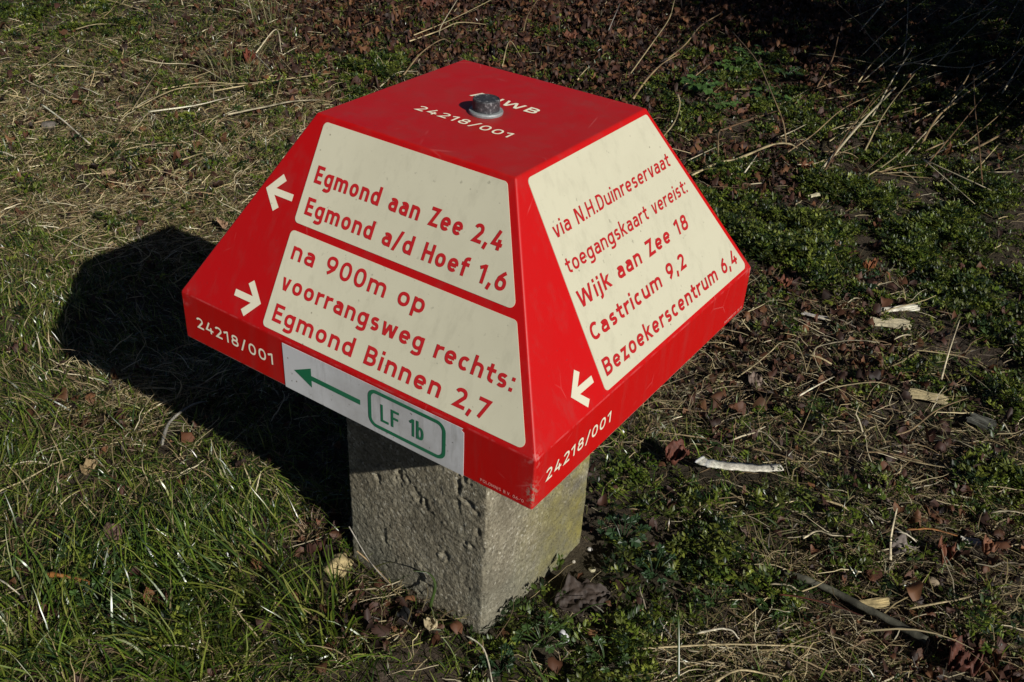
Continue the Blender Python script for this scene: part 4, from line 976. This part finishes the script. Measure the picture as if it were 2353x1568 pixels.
G1 = (.045, .085, .02); G2 = (.028, .06, .022); G3 = (.06, .10, .025)
herb(240, 1398, .026, 12, G1, 'leafy green buttercup like plant with lobed leaves at the bottom left')
herb(283, 1262, .017, 8, G3, 'small lobed plant below the little brown leaf on the grass')
herb(1245, 1490, .024, 14, G1, 'bushy lobed green plant in front of the right post foot')
herb(1390, 1528, .022, 12, G1, 'lobed green plant at the bottom edge right of the snail shell')
herb(1150, 1545, .018, 10, G2, 'dark lobed plant at the bottom edge below the post foot')
herb(1430, 1250, .026, 14, G2, 'dark ferny plant beside the sunny right post face')
herb(1500, 1330, .024, 12, G2, 'dark ferny plant right of the crumpled grey brown leaf')
herb(1640, 1395, .020, 10, G1, 'green lobed plant left of the fallen branch')
herb(1770, 1415, .020, 10, G1, 'green lobed plant just under the thin half of the fallen branch')
herb(1690, 175, .055, 22, (.075, .14, .030), 'round leaved green plant rising above the crooked root', 'round')
herb(1610, 215, .050, 18, (.06, .12, .030), 'round leaved plant close to the upper right edge of the cap', 'round')
herb(1765, 245, .046, 16, (.06, .115, .028), 'round leaved plant between the arched tan stalk and the dark shade', 'round')
herb(1722, 140, .046, 16, (.06, .115, .028), 'round leaved plant highest up among the herbs behind the right panel', 'round')
herb(1655, 255, .040, 14, (.07, .13, .03), 'round leaved plant just above the crooked root', 'round')
herb(1805, 185, .042, 14, (.045, .09, .024), 'round leaved plant nearest the dark shade, right of the arched tan stalk', 'round')
herb(2185, 185, .030, 12, (.02, .045, .026), 'small narrow green tuft lit at the edge of the dark shade', 'lobed')
herb(1990, 650, .022, 10, G2, 'small dark plant beside the ragged orange brown leaf')
# tuft of tall pale grass at the top
def tuft(u, v, nb_, h, spread, cols, label, lean=(0, 0), wd=.0013, name='dry_grass_tuft', mat=None, curl=(.2, 1.2)):
    c0 = at(u, v, 0); m = nb_; az = rng.uniform(0, 6.28, m); rr = spread*np.sqrt(rng.random(m))
    x = rr*np.cos(az)+c0[0]; y = rr*np.sin(az)+c0[1]
    V, F = ribbons(x, y, hgt(x, y), az+rng.normal(size=m)*.8, np.abs(rng.normal(.3, .2, m)), rng.uniform(curl[0], curl[1], m), h*rng.uniform(.4, 1.1, m), np.full(m, wd)*rng.uniform(.45, 1.4, m), 7, .75, .9, .16)
    V[..., 0] += lean[0]*((V[..., 2]-c0[2])/h)**2; V[..., 1] += lean[1]*((V[..., 2]-c0[2])/h)**2
    V = out_of_post(keep_above(V)); t = np.repeat(tints(m, cols, .2), 16, 0)
    o = mesh(name, V.reshape(-1, 3)-c0, F, mat or M_straw, tint=t); o.location = c0
    return tag(o, label, 'grass tuft')
PALE = [(.26, .23, .12), (.20, .19, .08), (.34, .30, .17), (.14, .15, .05)]
tuft(545, 175, 34, .20, .07, PALE, 'tall pale dry grass tuft at the top left beside brown leaves', wd=.0016)
tuft(625, 70, 30, .24, .06, PALE, 'tall pale dry grass tuft at the top edge behind the folded straw', wd=.0017)
tuft(392, 415, 70, .05, .03, [(.42, .36, .18), (.36, .30, .14)], 'curly yellow dry grass clump left of the upper arrow', wd=.002, curl=(1.5, 4))
tuft(160, 395, 60, .05, .04, [(.34, .29, .13), (.30, .25, .11), (.2, .2, .06)], 'matted yellowish grass clump at the left above the green grass', wd=.002, curl=(1.5, 3.5))
tuft(905, 175, 40, .07, .03, [(.42, .33, .18), (.34, .25, .13)], 'straw coloured tuft at the far left top edge of the cap', wd=.0018, curl=(1, 3))
tuft(715, 1225, 60, .028, .014, [(.28, .20, .12), (.16, .09, .05), (.36, .27, .17)], 'reddish brown dry grass tuft in the shadow edge left of the post', wd=.0010, curl=(.4, 2))
tuft(735, 1440, 90, .075, .04, GREENS, 'dense green grass tuft fanning out left of the post foot', wd=.0022, name='green_grass_tuft', mat=M_grass, lean=(-.02, .03))
tuft(770, 1345, 34, .050, .022, GREENS, 'thin green grass tuft growing up in front of the yellowish stone', wd=.0014, name='green_grass_tuft', mat=M_grass)
tuft(600, 1340, 70, .070, .05, GREENS, 'dense green grass tuft in the middle of the lower left grass', wd=.0022, name='green_grass_tuft', mat=M_grass, lean=(-.03, .03))
tuft(430, 1500, 70, .065, .05, GREENS, 'green grass tuft near the bottom edge on the left', wd=.002, name='green_grass_tuft', mat=M_grass, lean=(-.02, .03))
tuft(90, 1440, 60, .065, .05, GREENS, 'green grass tuft in the bottom left corner', wd=.002, name='green_grass_tuft', mat=M_grass, lean=(-.02, .03))

for k in range(34):      # dry stems criss-crossing in the shade
    u0 = rng.uniform(1850, 2353); v0 = rng.uniform(40, 400); a = rng.uniform(-1.3, -.1); L = rng.uniform(90, 230)
    stalk('dry_stalk', [(u0, v0), (u0+L*.5*math.cos(a)+rng.uniform(-12, 12), v0+L*.5*math.sin(a)), (u0+L*math.cos(a), v0+L*math.sin(a))], rng.uniform(1.2, 2.5), ['brown', 'tan', 'pale', 'straw'][k % 4], 'thin dry stalk slanting through the dark mossy tangle at the upper right', 'stalk', [5, rng.uniform(20, 60), rng.uniform(40, 140)], group='thin dry stalks in the upper right tangle')
for k in range(26):      # paler straws lying flat in the same corner
    u0 = rng.uniform(1560, 2300); v0 = rng.uniform(190, 430); a = rng.uniform(-.9, .25); L = rng.uniform(50, 150)
    stalk('dry_stalk', [(u0, v0), (u0+L*.5*math.cos(a), v0+L*.5*math.sin(a)+rng.uniform(-6, 6)), (u0+L*math.cos(a), v0+L*math.sin(a))], rng.uniform(1.2, 2.2), ['straw', 'tan', 'pale'][k % 3], 'pale straw lying low among moss and brown leaves behind the right panel', 'stalk', [2, rng.uniform(4, 16), rng.uniform(2, 22)], group='pale straws lying behind the right panel')
# the shrub outside the picture whose shade falls over the upper right
def shrub():
    r = empty('shrub', (2.92, -1.0, float(hgt(2.92, -1.0)))); tag(r, 'dense dark evergreen shrub standing to the right, shading the upper right ground', 'shrub')
    SV = []; SF = []; m = 24000
    for k in range(16):
        a = k*2.4; b = np.array([math.cos(a)*.08, math.sin(a)*.08, 0]); t = np.array([math.cos(a)*rng.uniform(.3, .9), math.sin(a)*rng.uniform(.3, .9), rng.uniform(.8, 1.5)])
        Q = spline([b, b*.5+t*.5+np.array([0, 0, .12]), t], 6); sv, sf = tube_geo(Q, np.linspace(.014, .003, len(Q)), 6); n0 = len(SV); SV += list(sv); SF += [tuple(j+n0 for j in f) for f in sf]
    mesh('branches', SV, SF, M_wood, r, smooth=True, tint=np.full((len(SV), 3), (.12, .09, .06)))
    th = rng.uniform(0, 6.28, m); zz = rng.uniform(.03, 1.6, m); R0 = 1.0*np.sqrt(np.clip(1-((zz-.62)/1.0)**2, .02, 1)); rr = R0*np.sqrt(rng.uniform(.05, 1, m))*(1+.18*np.sin(th*5+zz*7))
    V, F = leaflets(rr*np.cos(th), rr*np.sin(th), zz, rng.uniform(0, 6.28, m), rng.uniform(.6, 2.2, m), rng.uniform(.03, .065, m), .6)
    mesh('foliage', V.reshape(-1, 3), F, M_moss, r, tint=np.repeat(tints(m, [(.03, .055, .015), (.045, .075, .02), (.022, .04, .012)], .2), 6, 0))
shrub()

# ------------------------------------------------------------------ the loose cover goes in last, round the single things
N0 = 5600000
gx = rng.uniform(-1.0, 4.9, N0); gy = rng.uniform(-1.3, 3.7, N0); gu, gv, gd = topix(gx, gy, slope(gx, gy))
keep = ~is_clear(gx, gy) & (gd > .35) & (gu > -520) & (gu < PW+520) & (gv > -420) & (gv < PH+420) & ~((np.abs(gx) < .098) & (np.abs(gy) < .098))
gx, gy, gu, gv, gd = gx[keep], gy[keep], gu[keep], gv[keep], gd[keep]
mound = np.clip(vnoise(gx*13, gy*13, 24)+.55*vnoise(gx*31, gy*31, 25)+.15, -1, 1.3)
clump = vnoise(gx*9, gy*9, 21); clump2 = vnoise(gx*23, gy*23, 22); patch = vnoise(gx*3.2, gy*3.2, 23)
far = np.clip(1.35-.35*gd, .35, 1)                     # thinner cover far off, where each blade is drawn a little wider
build_grass(); build_straw(); build_moss(); build_litter()
